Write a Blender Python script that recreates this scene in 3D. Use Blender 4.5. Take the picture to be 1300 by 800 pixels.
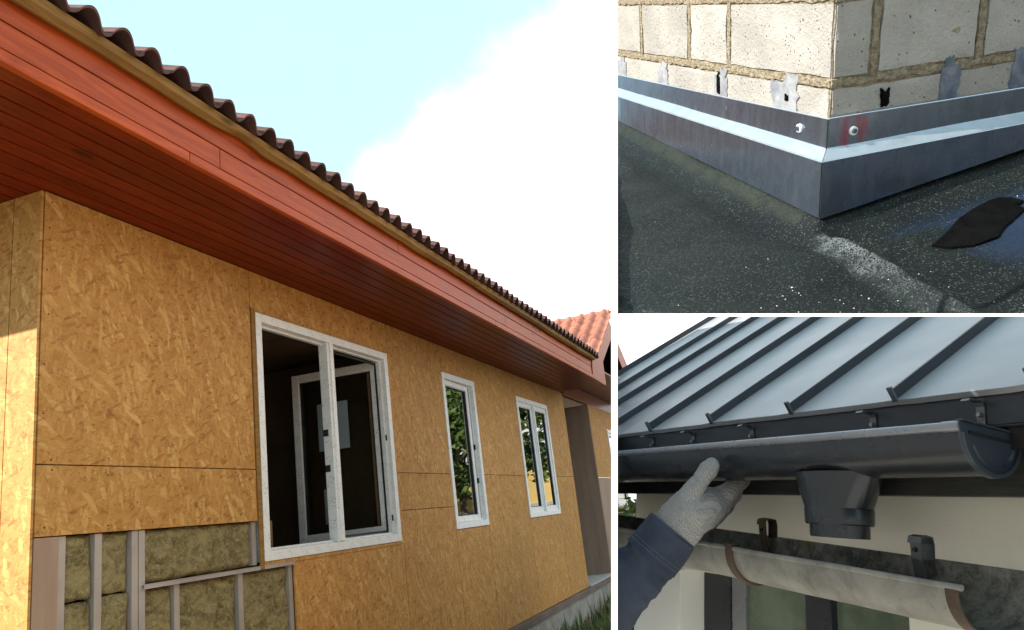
import bpy, bmesh, math, random
from mathutils import Vector, Matrix, noise
R = math.radians
scene = bpy.context.scene
for o in list(bpy.data.objects): bpy.data.objects.remove(o)
col = scene.collection

# ------------------------------------------------------------------ camera, sky, sun, exposure
F = 979.286                                    # focal length in photo pixels (1300 wide)
MW = Matrix(((0.9362959018, -0.1948083833, -0.2922322331),
             (0.3295206826, 0.1993770704, 0.9228569247),
             (-0.1215158590, -0.9603637215, 0.2508693254)))   # camera (x right, y down, z forward) -> world
CAM = Vector((2.846, -2.378, 1.061))
def c2w(v): return CAM + MW @ Vector(v)
def d2w(v): return MW @ Vector(v)
cd = bpy.data.cameras.new('camera'); co = bpy.data.objects.new('camera', cd); col.objects.link(co)
m3 = Matrix((MW.col[0], -MW.col[1], -MW.col[2])).transposed()
co.matrix_world = Matrix.Translation(CAM) @ m3.to_4x4()
cd.sensor_width = 36; cd.lens = F * 36 / 1300; cd.clip_end = 3000; cd.clip_start = 0.02
scene.camera = co
SUN = Vector((-0.55, -0.62, 0.45)).normalized()
sd = bpy.data.lights.new('sun', 'SUN'); so = bpy.data.objects.new('sun', sd); col.objects.link(so)
sd.energy = 5.0; sd.angle = R(0.5); sd.color = (1.0, 0.93, 0.82)
so.rotation_euler = (-SUN).to_track_quat('-Z', 'Y').to_euler(); so.location = SUN * 40
scene.view_settings.view_transform = 'Standard'; scene.view_settings.look = 'None'
scene.view_settings.exposure = 1.1; scene.view_settings.gamma = 1

# ------------------------------------------------------------------ node helpers
class NT:
    def __init__(s, tree): s.t = tree; s.n = tree.nodes; s.l = tree.links
    def put(s, sock, v):
        if hasattr(v, 'is_linked') or hasattr(v, 'links'): s.l.new(v, sock)
        elif v is not None:
            if hasattr(sock.default_value, '__len__') and not hasattr(v, '__len__'): v = (v,) * len(sock.default_value)
            if hasattr(sock.default_value, '__len__') and len(sock.default_value) == 4 and len(v) == 3: v = tuple(v) + (1,)
            sock.default_value = v
    def nd(s, typ, ins=None, out=0, **at):
        n = s.n.new(typ)
        for k, v in at.items(): setattr(n, k, v)
        for k, v in (ins or {}).items(): s.put(n.inputs[k], v)
        return n.outputs[out] if out is not None else n
    def math(s, op, a, b=None, c=None, clamp=False):
        n = s.n.new('ShaderNodeMath'); n.operation = op; n.use_clamp = clamp
        for i, v in enumerate((a, b, c)):
            if v is not None: s.put(n.inputs[i], v)
        return n.outputs[0]
    def mix(s, f, a, b, mode='MIX'):
        n = s.n.new('ShaderNodeMix'); n.data_type = 'RGBA'; n.blend_type = mode
        s.put(n.inputs[0], f); s.put(n.inputs[6], a); s.put(n.inputs[7], b)
        return n.outputs[2]
    def ramp(s, f, a, b, lo=0., hi=1.):
        n = s.n.new('ShaderNodeMapRange'); n.interpolation_type = 'SMOOTHSTEP'
        s.put(n.inputs[0], f); s.put(n.inputs[1], a); s.put(n.inputs[2], b); s.put(n.inputs[3], lo); s.put(n.inputs[4], hi)
        return n.outputs[0]
    def noise(s, v, scale, detail=3, rough=.5, dist=0., out=0):
        return s.nd('ShaderNodeTexNoise', {'Vector': v, 'Scale': scale, 'Detail': detail, 'Roughness': rough, 'Distortion': dist}, out)
    def mapping(s, v, sc=(1, 1, 1), loc=(0, 0, 0), rot=(0, 0, 0)):
        return s.nd('ShaderNodeMapping', {'Vector': v, 'Scale': sc, 'Location': loc, 'Rotation': rot})
    def obj(s): return s.nd('ShaderNodeTexCoord', out=3)
    def bump(s, h, st=.3, dist=.01): return s.nd('ShaderNodeBump', {'Height': h, 'Strength': st, 'Distance': dist})

def newmat(name):
    m = bpy.data.materials.new(name); m.use_nodes = True
    t = NT(m.node_tree); p = m.node_tree.nodes['Principled BSDF']
    return m, t, p
def setp(t, p, base=None, rough=None, metal=None, normal=None, spec=None, coat=None):
    for k, v in (('Base Color', base), ('Roughness', rough), ('Metallic', metal), ('Normal', normal), ('Specular IOR Level', spec), ('Coat Weight', coat)):
        if v is not None: t.put(p.inputs[k], v)
def simple(name, c1, c2, scale=6, rough=.7, metal=0, bump=.15, bscale=80, bd=.004, spec=.4, stretch=(1, 1, 1), coat=None, rnd=0.):
    m, t, p = newmat(name); o = t.mapping(t.obj(), stretch)
    f = t.noise(o, scale, 5, .6); base = t.mix(t.ramp(f, .3, .7), c1, c2)
    if rnd:
        r = t.nd('ShaderNodeObjectInfo', out=5)
        base = t.mix(1, base, t.nd('ShaderNodeCombineColor', {0: t.math('MULTIPLY_ADD', r, rnd, 1 - rnd / 2), 1: t.math('MULTIPLY_ADD', r, rnd, 1 - rnd / 2), 2: t.math('MULTIPLY_ADD', r, rnd, 1 - rnd / 2)}), 'MULTIPLY')
    rr = t.math('MULTIPLY_ADD', t.noise(o, scale * 2.3, 3), .25, rough - .12)
    setp(t, p, base, rr, metal, t.bump(t.noise(o, bscale, 4, .6), bump, bd) if bump else None, spec, coat)
    return m

# ------------------------------------------------------------------ world
wd = bpy.data.worlds.new('World'); scene.world = wd; wd.use_nodes = True
t = NT(wd.node_tree); bg = wd.node_tree.nodes['Background']
sky = t.nd('ShaderNodeTexSky', sky_type='NISHITA', sun_disc=False, sun_elevation=math.asin(SUN.z),
           sun_rotation=math.atan2(SUN.x, SUN.y), air_density=1.0, dust_density=1.2, ozone_density=1.0)
dirv = t.nd('ShaderNodeTexCoord', out=0)
def pixdir(x, y): return d2w(((x - 650) / F, (y - 400) / F, 1)).normalized()
cn = pixdir(745, -10).cross(pixdir(478, 232)).normalized()
if cn.dot(pixdir(720, 300)) < 0: cn = -cn
dt = t.nd('ShaderNodeVectorMath', {0: dirv, 1: tuple(cn)}, 1, operation='DOT_PRODUCT')
nz = t.math('SUBTRACT', t.noise(dirv, 9, 7, .58), .5)
nz2 = t.math('SUBTRACT', t.noise(dirv, 3, 3, .5), .5)
cl = t.ramp(t.math('ADD', dt, t.math('ADD', t.math('MULTIPLY', nz, .16), t.math('MULTIPLY', nz2, .05))), -.055, .075)
thin = t.ramp(t.noise(dirv, 1.6, 4, .5), .3, .75, .72, .84)
shade = t.mix(t.ramp(t.noise(dirv, 5, 6, .6), .3, .7), (7.4, 7.3, 7.5), (9.2, 9.0, 8.8))
skyc = t.mix(thin, sky, (3.6, 5.4, 6.0))
t.put(bg.inputs[0], t.mix(cl, skyc, shade)); bg.inputs[1].default_value = .11

# ------------------------------------------------------------------ materials
def osb(name, axes):
    """layers of overlapping wood strands, each layer laid at its own angle"""
    m, t, p = newmat(name); o = t.obj()
    sx = t.nd('ShaderNodeSeparateXYZ', {0: o}, None)
    v = t.nd('ShaderNodeCombineXYZ', {0: sx.outputs[axes[0]], 1: sx.outputs[axes[1]]})
    wob = t.noise(v, 5, 2, out=1); wob2 = t.noise(v, 45, 2, out=1)
    for wv, am in ((wob, .03), (wob2, .007)):
        v = t.nd('ShaderNodeVectorMath', {0: v, 1: t.nd('ShaderNodeVectorMath', {0: t.nd('ShaderNodeVectorMath', {0: wv, 1: (.5, .5, .5)}, operation='SUBTRACT'), 1: (am, am, 0)}, operation='MULTIPLY')}, operation='ADD')
    base = t.mix(t.noise(v, 60, 4, .6), (.34, .155, .042), (.46, .235, .072))
    grain = t.noise(v, 130, 3, .6); bh = t.math('MULTIPLY', t.noise(v, 30, 3), .2)
    tones = [((.47, .235, .070), (.58, .32, .11)), ((.27, .108, .026), (.38, .17, .045)), ((.43, .21, .060), (.60, .345, .125)), ((.33, .142, .036), (.44, .215, .064)),
             ((.47, .24, .074), (.62, .36, .135)), ((.20, .07, .016), (.34, .145, .038)), ((.40, .19, .054), (.50, .26, .082)), ((.56, .32, .115), (.74, .50, .22)), ((.36, .165, .044), (.47, .24, .074)), ((.44, .22, .066), (.55, .30, .10)), ((.52, .29, .10), (.68, .44, .18)), ((.22, .08, .02), (.36, .155, .04)), ((.53, .30, .105), (.66, .42, .175)), ((.40, .19, .054), (.52, .275, .088))]
    for k, (ca, cb) in enumerate(tones):
        ang = (k * 0.618 % 1) * math.pi + .2
        mp = t.mapping(t.mapping(v, (1, 1, 1), (0, 0, 0), (0, 0, ang)), (7.5 + (k * 5 % 7) * 2.0, 36 + (k * 3 % 5) * 13, 1), (k * 3.7, k * 1.9, 0))
        vo = t.nd('ShaderNodeTexVoronoi', {'Vector': mp, 'Scale': 1, 'Randomness': 1}, None, voronoi_dimensions='2D')
        sc = t.nd('ShaderNodeSeparateColor', {0: vo.outputs[1]}, None)
        on = t.math('MULTIPLY', t.math('GREATER_THAN', sc.outputs[0], .88 if k in (5, 7, 10, 11, 12) else .62), t.ramp(vo.outputs[0], .60, .75, 1, 0))
        cc = t.mix(t.math('ADD', t.math('MULTIPLY', sc.outputs[1], .6), t.math('MULTIPLY', grain, .5)), ca, cb)
        base = t.mix(t.math('MULTIPLY', on, t.math('MULTIPLY_ADD', sc.outputs[2], .45, .42)), base, cc)
        bh = t.math('ADD', t.math('MULTIPLY', bh, t.math('SUBTRACT', 1, t.math('MULTIPLY', on, .7))), t.math('MULTIPLY', on, t.math('MULTIPLY', sc.outputs[2], .5)))
    # dark knots, rain stains, nail heads
    base = t.mix(t.ramp(t.noise(v, 26, 5, .7, 1.2), .64, .73, 0, .85), base, (.15, .055, .015))
    st = t.math('MULTIPLY', t.ramp(t.noise(t.mapping(v, (3.2, .5, 1)), 1, 4, .6), .60, .72), t.ramp(t.noise(v, 6, 4), .4, .6))
    base = t.mix(t.math('MULTIPLY', st, .45), base, (.30, .09, .02))
    base = t.mix(t.ramp(t.noise(v, .9, 3), .35, .7, 0, .22), base, (.33, .19, .07))
    r = t.nd('ShaderNodeObjectInfo', out=5); g = t.math('MULTIPLY_ADD', r, .10, .84)
    fl = t.ramp(t.noise(v, 75, 2, .5, .8), .64, .70, 0, .6); base = t.mix(fl, base, (.16, .06, .016))
    fl2 = t.ramp(t.noise(t.mapping(v, (1, 1, 1), (5, 2, 0)), 60, 2, .5, .8), .66, .72, 0, .5); base = t.mix(fl2, base, (.70, .46, .19))
    base = t.mix(1, base, t.nd('ShaderNodeCombineColor', {0: t.math('MULTIPLY', g, 1.12), 1: t.math('MULTIPLY', g, 1.07), 2: t.math('MULTIPLY', g, .90)}), 'MULTIPLY')
    setp(t, p, base, t.math('MULTIPLY_ADD', t.noise(v, 40, 2), .2, .55), 0, t.bump(bh, .25, .003), .3)
    return m
M_osb = osb('osb_front', (1, 2)); M_osbg = osb('osb_end', (0, 2))
def redwood(name, c1, c2, stretch=(14, 1.2, 14), rough=.34):
    m, t, p = newmat(name); o = t.obj(); r = t.nd('ShaderNodeObjectInfo', out=5)
    off = t.nd('ShaderNodeCombineXYZ', {0: t.math('MULTIPLY', r, 7), 1: t.math('MULTIPLY', r, 13), 2: t.math('MULTIPLY', r, 3)})
    v = t.nd('ShaderNodeVectorMath', {0: o, 1: off}, operation='ADD')
    g = t.noise(t.mapping(v, stretch), 3, 5, .6, .6)
    base = t.mix(t.ramp(g, .3, .72), c1, c2)
    vo = t.nd('ShaderNodeTexVoronoi', {'Vector': t.mapping(v, (5, 1.6, 5)), 'Scale': 1}, 0)
    base = t.mix(t.ramp(vo, .05, .13, .85, 0), base, tuple(x * .3 for x in c1))
    gg = t.math('MULTIPLY_ADD', r, .3, .85)
    base = t.mix(1, base, t.nd('ShaderNodeCombineColor', {0: gg, 1: gg, 2: gg}), 'MULTIPLY')
    setp(t, p, base, t.math('MULTIPLY_ADD', g, .2, rough - .1), 0, t.bump(g, .15, .003), .14, .02)
    return m
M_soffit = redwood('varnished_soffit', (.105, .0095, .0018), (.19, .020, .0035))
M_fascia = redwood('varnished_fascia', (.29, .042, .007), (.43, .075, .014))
M_batten = redwood('raw_batten', (.19, .10, .028), (.29, .16, .05), rough=.7)
M_tile = simple('fired_clay_backlit', (.075, .034, .03), (.13, .058, .048), 5, .75, 0, .3, 60, .004, rnd=.5)  # darker copy: the backlit shade of the eave tiles is in the colour
M_tile2 = simple('fired_clay_sunlit', (.27, .095, .06), (.40, .15, .095), 5, .7, 0, .3, 60, .004, rnd=.3)  # paler copy: sunlight on the cross gable tiles is in the colour
M_steel = simple('galvanised_stud', (.36, .31, .285), (.46, .40, .37), 3, .5, .25, .1, 120, .001)
M_plank = simple('weathered_board', (.30, .20, .145), (.38, .26, .19), 3, .7, 0, .2, 60, .002, stretch=(3, 3, .4))
def wool():
    m, t, p = newmat('mineral_wool'); o = t.obj()
    a = t.noise(t.mapping(o, (1, 1, 1.6)), 7, 8, .68, 1.5); b = t.noise(o, 60, 5, .7, 1)
    base = t.mix(t.ramp(a, .3, .68), (.115, .085, .035), (.36, .29, .14))
    base = t.mix(t.ramp(b, .45, .75), base, (.42, .36, .21))
    setp(t, p, base, .95, 0, t.bump(t.math('ADD', a, t.math('MULTIPLY', b, .4)), .9, .03), .1); return m
M_wool = wool()
def pvc():
    m, t, p = newmat('taped_white_plastic'); o = t.obj()
    s = t.nd('ShaderNodeSeparateXYZ', {0: o}, None)
    base = t.mix(t.noise(o, 7, 4), (.76, .76, .76), (.84, .84, .84))
    v = t.nd('ShaderNodeCombineXYZ', {0: s.outputs[1], 1: s.outputs[2]})
    al = t.math('ADD', s.outputs[1], s.outputs[2]); fr_ = t.math('FRACT', t.math('MULTIPLY', al, 7.5))
    blk = t.math('MULTIPLY', t.math('GREATER_THAN', fr_, .12), t.math('LESS_THAN', fr_, .72))
    gl = t.math('GREATER_THAN', t.noise(o, 170, 1), .655)
    base = t.mix(t.math('MULTIPLY', t.math('MULTIPLY', gl, blk), .8), base, (.06, .06, .075))
    setp(t, p, base, .35, 0, None, .5); return m
M_pvc = pvc()
M_pvcp = simple('white_plastic', (.68, .68, .68), (.76, .76, .76), 5, .35, 0, 0)
M_dark = simple('dark_gasket', (.012, .012, .012), (.02, .02, .02), 5, .6, 0, 0)
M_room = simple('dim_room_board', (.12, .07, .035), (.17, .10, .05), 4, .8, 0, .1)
M_paper = simple('paper_sheet', (.60, .63, .64), (.66, .69, .70), 5, .8, 0, 0)
M_print = simple('printed_green', (.07, .14, .12), (.10, .18, .15), 5, .8, 0, 0)
def glass(name, tint=(.93, .96, .95), k=1.5, rough=.0):
    m, t, p = newmat(name); t.n.remove(p)
    fr = t.math('MULTIPLY', t.nd('ShaderNodeFresnel', {0: 1.5}), k, clamp=True)
    sh = t.nd('ShaderNodeMixShader', {0: fr, 1: t.nd('ShaderNodeBsdfTransparent', {0: tint}), 2: t.nd('ShaderNodeBsdfGlossy', {'Color': (1, 1, 1), 'Roughness': rough})})
    t.l.new(sh, t.n['Material Output'].inputs[0]); return m
M_glass = glass('window_glass', k=1.9)
M_conc = simple('rough_concrete', (.20, .185, .165), (.34, .315, .28), 5, .9, 0, .5, 40, .01)
M_sill = simple('grey_sill_slab', (.36, .35, .34), (.45, .44, .42), 5, .8, 0, .2)
def soil():
    m, t, p = newmat('soil'); o = t.obj(); a = t.noise(o, 1.3, 8, .65); b = t.noise(o, 14, 6, .7)
    base = t.mix(t.ramp(a, .35, .65), (.10, .075, .045), (.20, .16, .11)); base = t.mix(t.ramp(b, .5, .7, 0, .6), base, (.07, .085, .03))
    setp(t, p, base, .95, 0, t.bump(b, .7, .05), .2); return m
M_soil = soil()
M_leafA = simple('leaf_green', (.07, .12, .028), (.12, .18, .045), 3, .55, 0, 0, rnd=.3)
M_leafB = simple('leaf_rust', (.16, .07, .02), (.24, .13, .04), 3, .6, 0, 0)
M_bark = simple('bark', (.10, .075, .055), (.18, .14, .10), 12, .9, 0, .6, 40, .02)
M_yellow = simple('yellow_render', (.62, .43, .14), (.70, .50, .19), 2, .85, 0, .2)
M_white = simple('white_lacquer', (.80, .80, .80), (.84, .84, .84), 2, .6, 0, 0, spec=.3)

# ------------------------------------------------------------------ mesh helpers
def link(o, parent=None):
    col.objects.link(o)
    if parent is not None: o.parent = parent
    return o
def tag(o, label=None, cat=None, group=None, kind=None):
    for k, v in (('label', label), ('category', cat), ('group', group), ('kind', kind)):
        if v: o[k] = v
    return o
def thing(name, label, cat, mat4=None, group=None):
    o = bpy.data.objects.new(name, None); o.empty_display_size = .1; link(o)
    if mat4 is not None: o.matrix_world = mat4
    return tag(o, label, cat, group)
def fin(bm, name, mat, parent=None, smooth=None, recalc=True, mat4=None):
    if recalc: bmesh.ops.recalc_face_normals(bm, faces=bm.faces)
    me = bpy.data.meshes.new(name); bm.to_mesh(me); bm.free()
    if mat: me.materials.append(mat)
    if smooth is not None:
        me.polygons.foreach_set('use_smooth', [True] * len(me.polygons)); me.set_sharp_from_angle(angle=R(smooth))
    o = bpy.data.objects.new(name, me); link(o, parent)
    if mat4 is not None: o.matrix_world = mat4
    return o
def abox(bm, x0, x1, y0, y1, z0, z1, bev=0.):
    b = bm if not bev else bmesh.new()
    vs = [b.verts.new((x, y, z)) for x in (x0, x1) for y in (y0, y1) for z in (z0, z1)]
    for f in ((0, 1, 3, 2), (4, 6, 7, 5), (0, 4, 5, 1), (2, 3, 7, 6), (0, 2, 6, 4), (1, 5, 7, 3)): b.faces.new([vs[i] for i in f])
    if bev:
        bmesh.ops.bevel(b, geom=list(b.edges), offset=bev, segments=2, affect='EDGES', profile=.6)
        tmp = bpy.data.meshes.new('t'); b.to_mesh(tmp); b.free(); bm.from_mesh(tmp); bpy.data.meshes.remove(tmp)
def box(name, mat, parent, x0, x1, y0, y1, z0, z1, bev=0., **k):
    bm = bmesh.new(); abox(bm, x0, x1, y0, y1, z0, z1, bev); return fin(bm, name, mat, parent, **k)
def loft(bm, rings, closed=True, cap=True):
    rs = [[bm.verts.new(p) for p in r] for r in rings]
    n = len(rs[0])
    for a, b in zip(rs, rs[1:]):
        for i in range(n if closed else n - 1): bm.faces.new((a[i], a[(i + 1) % n], b[(i + 1) % n], b[i]))
    if cap and closed: bm.faces.new(rs[0][::-1]); bm.faces.new(rs[-1])
    return rs
def prism(bm, poly, ext):
    """poly: list of 3-d points, ext: extrusion vector"""
    e = Vector(ext); loft(bm, [[Vector(p) for p in poly], [Vector(p) + e for p in poly]])
def cyl(bm, p0, p1, r0, r1=None, n=16):
    p0, p1 = Vector(p0), Vector(p1); d = (p1 - p0).normalized(); u = d.orthogonal().normalized(); w = d.cross(u)
    r1 = r0 if r1 is None else r1
    loft(bm, [[p + (u * math.cos(2 * math.pi * i / n) + w * math.sin(2 * math.pi * i / n)) * r for i in range(n)] for p, r in ((p0, r0), (p1, r1))])
def tube(bm, pts, rad, n=10):
    pts = [Vector(p) for p in pts]; rad = rad if hasattr(rad, '__len__') else [rad] * len(pts); rings = []; u = None
    for i, p in enumerate(pts):
        d = (pts[min(i + 1, len(pts) - 1)] - pts[max(i - 1, 0)]).normalized()
        u = d.orthogonal().normalized() if u is None else (u - d * u.dot(d)).normalized(); w = d.cross(u)
        rings.append([p + (u * math.cos(2 * math.pi * k / n) + w * math.sin(2 * math.pi * k / n)) * rad[i] for k in range(n)])
    loft(bm, rings)
def cut(o, pw, nw):
    """trim a mesh where it meets a partition: drops what lies on the side nw points to (world space)"""
    bpy.context.view_layer.update()
    im = o.matrix_world.inverted(); pl = im @ Vector(pw); nl = (o.matrix_world.to_3x3().transposed() @ Vector(nw)).normalized()
    bm = bmesh.new(); bm.from_mesh(o.data)
    r = bmesh.ops.bisect_plane(bm, geom=list(bm.verts) + list(bm.edges) + list(bm.faces), plane_co=pl, plane_no=nl, clear_outer=True)
    ed = [e for e in r['geom_cut'] if isinstance(e, bmesh.types.BMEdge)]
    try: bmesh.ops.holes_fill(bm, edges=ed)
    except Exception: pass
    bm.to_mesh(o.data); bm.free()

# ------------------------------------------------------------------ ground
bm = bmesh.new(); n = 70
def gz(x, y):
    d = math.hypot(x, y); z = -.42 + .05 * noise.noise(Vector((x * .8, y * .8, 0))) + .02 * noise.noise(Vector((x * 3, y * 3, 3)))
    return z if d < 40 else -.42
gs = [-600, -200, -80, -40, -25] + [-16 + i * .5 for i in range(n)] + [26, 40, 80, 200, 600]
gv = [[bm.verts.new((x, y + 6, gz(x, y + 6))) for y in gs] for x in gs]
for i in range(len(gs) - 1):
    for j in range(len(gs) - 1): bm.faces.new((gv[i][j], gv[i + 1][j], gv[i + 1][j + 1], gv[i][j + 1]))
tag(fin(bm, 'ground', M_soil, smooth=60), kind='structure')

bm = bmesh.new()
for i in range(6):
    for j in range(9): abox(bm, 1.1 + i * .9 + .004, 1.1 + (i + 1) * .9 - .004, -6 + j * 1.2 + .004, -6 + (j + 1) * 1.2 - .004, -.5, -.335, .006)
tag(fin(bm, 'bounce_slabs', simple('bounce_concrete', (.42, .40, .36), (.52, .50, .46), 3, .9, 0, .2)), kind='structure')  # unseen slabs added to bounce sunlight up into the gutter display

# ------------------------------------------------------------------ HOUSE UNDER CONSTRUCTION
house = thing('house', 'unfinished one-storey house clad in bare strand board under a red varnished eave', 'house')
WIN = [(1.445, 3.115, .985, 2.45), (4.185, 4.995, 1.01, 2.447), (6.325, 7.61, 1.02, 2.44)]
ZT = 2.71; T = .012; G = .0025
def sheet(y0, y1, z0, z1, mat=M_osb, x=0., **k):
    return box('osb_panel', mat, house, x - T, x, y0 + G, y1 - G, z0 + G, z1 - G, .0008)
# upper course, z 1.5 to the soffit
sheet(0, 1.405, 1.5, ZT); sheet(1.405, 3.155, 2.47, ZT); sheet(3.155, 4.183, 1.5, ZT)
sheet(4.183, 4.997, 2.449, ZT); sheet(4.997, 6.323, 1.5, ZT); sheet(6.323, 7.612, 2.442, ZT); sheet(7.612, 8.545, 1.5, ZT)
# middle strip and lower course
sheet(0, 1.405, 1.21, 1.5); sheet(3.155, 4.183, 1.21, 1.5)
sheet(3.155, 4.183, 0, 1.21)
sheet(4.183, 4.997, 0, 1.008); sheet(4.997, 6.323, 0, 1.5); sheet(6.323, 7.612, 0, 1.018); sheet(7.612, 8.545, 0, 1.5)
sheet(1.73, 3.155, 0, .965)
# wooden strips round the big window
for b in ((.0, .008, 1.405, 1.442, .945, 2.47), (.0, .006, 1.405, 3.155, 2.453, 2.472), (.0, .006, 3.118, 3.155, .965, 2.452), (.0, .005, 1.445, 3.115, .962, .983)):
    box('window_strip', M_batten if b[1] == .008 else M_osb, house, *[b[0] + .0005 if i == 0 else v for i, v in enumerate(b)], bev=.0008)
bmn = bmesh.new(); cyl(bmn, (-.002, 0, 0), (.0012, 0, 0), .0045, .0038, 8); men = bpy.data.meshes.new('nail_head'); bmn.to_mesh(men); bmn.free(); men.materials.append(M_dark)
rn = random.Random(3)
for zz in (1.25, 1.47, 1.53, 2.66):
    for k in range(29):
        yy = .06 + k * .295 + rn.uniform(-.03, .03)
        if any(a - .05 < yy < b + .05 and c - .05 < zz < d + .05 for a, b, c, d in WIN) or (zz < 1.5 and 1.4 < yy < 3.16) or rn.random() < .12: continue
        o = bpy.data.objects.new('nail_head', men); link(o, house); o.location = (0, yy, zz + rn.uniform(-.012, .012))
for yy in (.03, .62, 1.37, 3.2, 4.13, 5.05, 6.27, 7.66, 8.5):
    for k in range(5):
        zz = 1.72 + k * .21 + rn.uniform(-.03, .03); o = bpy.data.objects.new('nail_head', men); link(o, house); o.location = (0, yy + rn.uniform(-.01, .01), zz)
# backing behind the joints, with the window holes left open
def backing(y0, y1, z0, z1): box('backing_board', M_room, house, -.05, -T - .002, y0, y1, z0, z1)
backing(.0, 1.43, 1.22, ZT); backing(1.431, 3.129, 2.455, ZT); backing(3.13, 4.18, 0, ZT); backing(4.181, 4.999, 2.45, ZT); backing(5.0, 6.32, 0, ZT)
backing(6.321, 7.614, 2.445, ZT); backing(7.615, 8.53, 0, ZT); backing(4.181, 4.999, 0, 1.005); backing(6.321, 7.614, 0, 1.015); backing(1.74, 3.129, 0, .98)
# end wall (sunlit) with corner board
box('osb_panel', M_osbg, house, -.165, -.004, -.014, -.002, 0, ZT - .002, .0008)
box('osb_panel', M_osbg, house, -1.41, -.170, -.0135, -.002, 1.25, ZT - .002, .0008)
box('osb_panel', M_osbg, house, -1.41, -.170, -.0135, -.002, 0, 1.245, .0008)
box('osb_panel', M_osbg, house, -2.66, -1.415, -.0135, -.002, 0, ZT - .002, .0008)
box('backing_board', M_room, house, -6, -.06, .0, .04, 0, ZT)
# exposed frame and insulation
box('corner_board', M_plank, house, -.03, -.004, .004, .118, 0, 1.208, .001)
def stud(y0, y1, z0, z1, x=-.012, flip=1):
    bm = bmesh.new(); d = .055; th = .003
    abox(bm, x - th, x, y0, y1, z0, z1); abox(bm, x - d, x - th - .0003, y0, y0 + th, z0, z1); abox(bm, x - d, x - th - .0003, y1 - th, y1, z0, z1)
    return fin(bm, 'stud', M_steel, house)
stud(.124, .158, 0, 1.208); stud(.304, .342, 0, 1.208); stud(.508, .544, 0, 1.208); stud(.548, .584, 0, 1.208, -.010)
stud(.768, .803, 0, .944); stud(1.235, 1.272, 0, .944)
stud(1.368, 1.403, .975, 1.208, -.016); stud(1.692, 1.727, 0, .944, -.016)
bm = bmesh.new(); abox(bm, -.06, .006, .565, 1.728, .962, .966); abox(bm, .003, .006, .565, 1.728, .945, .9615); fin(bm, 'track', M_steel, house)
def batt(y0, y1, z0, z1, x=-.022, seed=0):
    bm = bmesh.new(); ny, nz = max(4, int((y1 - y0) / .014)), max(4, int((z1 - z0) / .014)); vs = []
    for i in range(ny + 1):
        row = []
        for j in range(nz + 1):
            y = y0 + (y1 - y0) * i / ny; z = z0 + (z1 - z0) * j / nz
            e = min(i, ny - i, j, nz - j); p = Vector((y * 9 + seed, z * 9, seed))
            xx = x + .013 * noise.fractal(p, 1, 2, 4) + .004 * noise.noise(p * 7) - (.016 if e == 0 else .004 if e == 1 else 0)
            row.append(bm.verts.new((xx, y + (.004 * noise.noise(p * 3) if e == 0 else 0), z + (.006 * noise.noise(p * 2 + Vector((5, 0, 0))) if e == 0 else 0))))
        vs.append(row)
    for i in range(ny):
        for j in range(nz): bm.faces.new((vs[i][j], vs[i + 1][j], vs[i + 1][j + 1], vs[i][j + 1]))
    rim = [vs[i][0] for i in range(ny + 1)] + [vs[ny][j] for j in range(1, nz + 1)] + [vs[i][nz] for i in range(ny - 1, -1, -1)] + [vs[0][j] for j in range(nz - 1, 0, -1)]
    bk = [bm.verts.new((x - .12, v.co.y, v.co.z)) for v in rim]
    for i in range(len(rim)): k = (i + 1) % len(rim); bm.faces.new((rim[i], bk[i], bk[k], rim[k]))
    fin(bm, 'insulation_batt', M_wool, house, smooth=80)
for k, a in enumerate([(.162, .303, .945, 1.21), (.162, .303, 0, .935), (.344, .506, .952, 1.21), (.344, .506, 0, .944), (.588, 1.366, .972, 1.21),
                       (.588, .766, 0, .940), (.806, 1.233, 0, .940), (1.275, 1.690, 0, .940)]): batt(*a, seed=k * 3.3)
box('backing_board', M_room, house, -.18, -.15, .0, 1.74, 0, 1.215)
# plinth, base board
bm = bmesh.new(); abox(bm, -.03, .045, -.03, 12.5, -.075, -.004, .004); fin(bm, 'base_board', simple('grey_brown_board', (.10, .075, .06), (.17, .13, .105), 4, .8, 0, .3, 40, .004, stretch=(2, .5, 2)), house)
bm = bmesh.new(); abox(bm, -.2, .028, -.02, 12.5, -.9, -.078, .006); fin(bm, 'plinth', M_conc, house)
box('porch_sill', M_sill, house, -1.0, .034, 8.552, 10.08, -.001, .022, .004)
# room behind the windows
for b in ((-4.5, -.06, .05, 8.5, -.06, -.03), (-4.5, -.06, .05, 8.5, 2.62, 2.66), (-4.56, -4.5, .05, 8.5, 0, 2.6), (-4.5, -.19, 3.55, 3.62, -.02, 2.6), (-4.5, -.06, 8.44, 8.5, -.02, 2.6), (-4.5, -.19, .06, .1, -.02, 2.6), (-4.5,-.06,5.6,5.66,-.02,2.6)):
    box('room_wall', M_room, house, *b)

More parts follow.
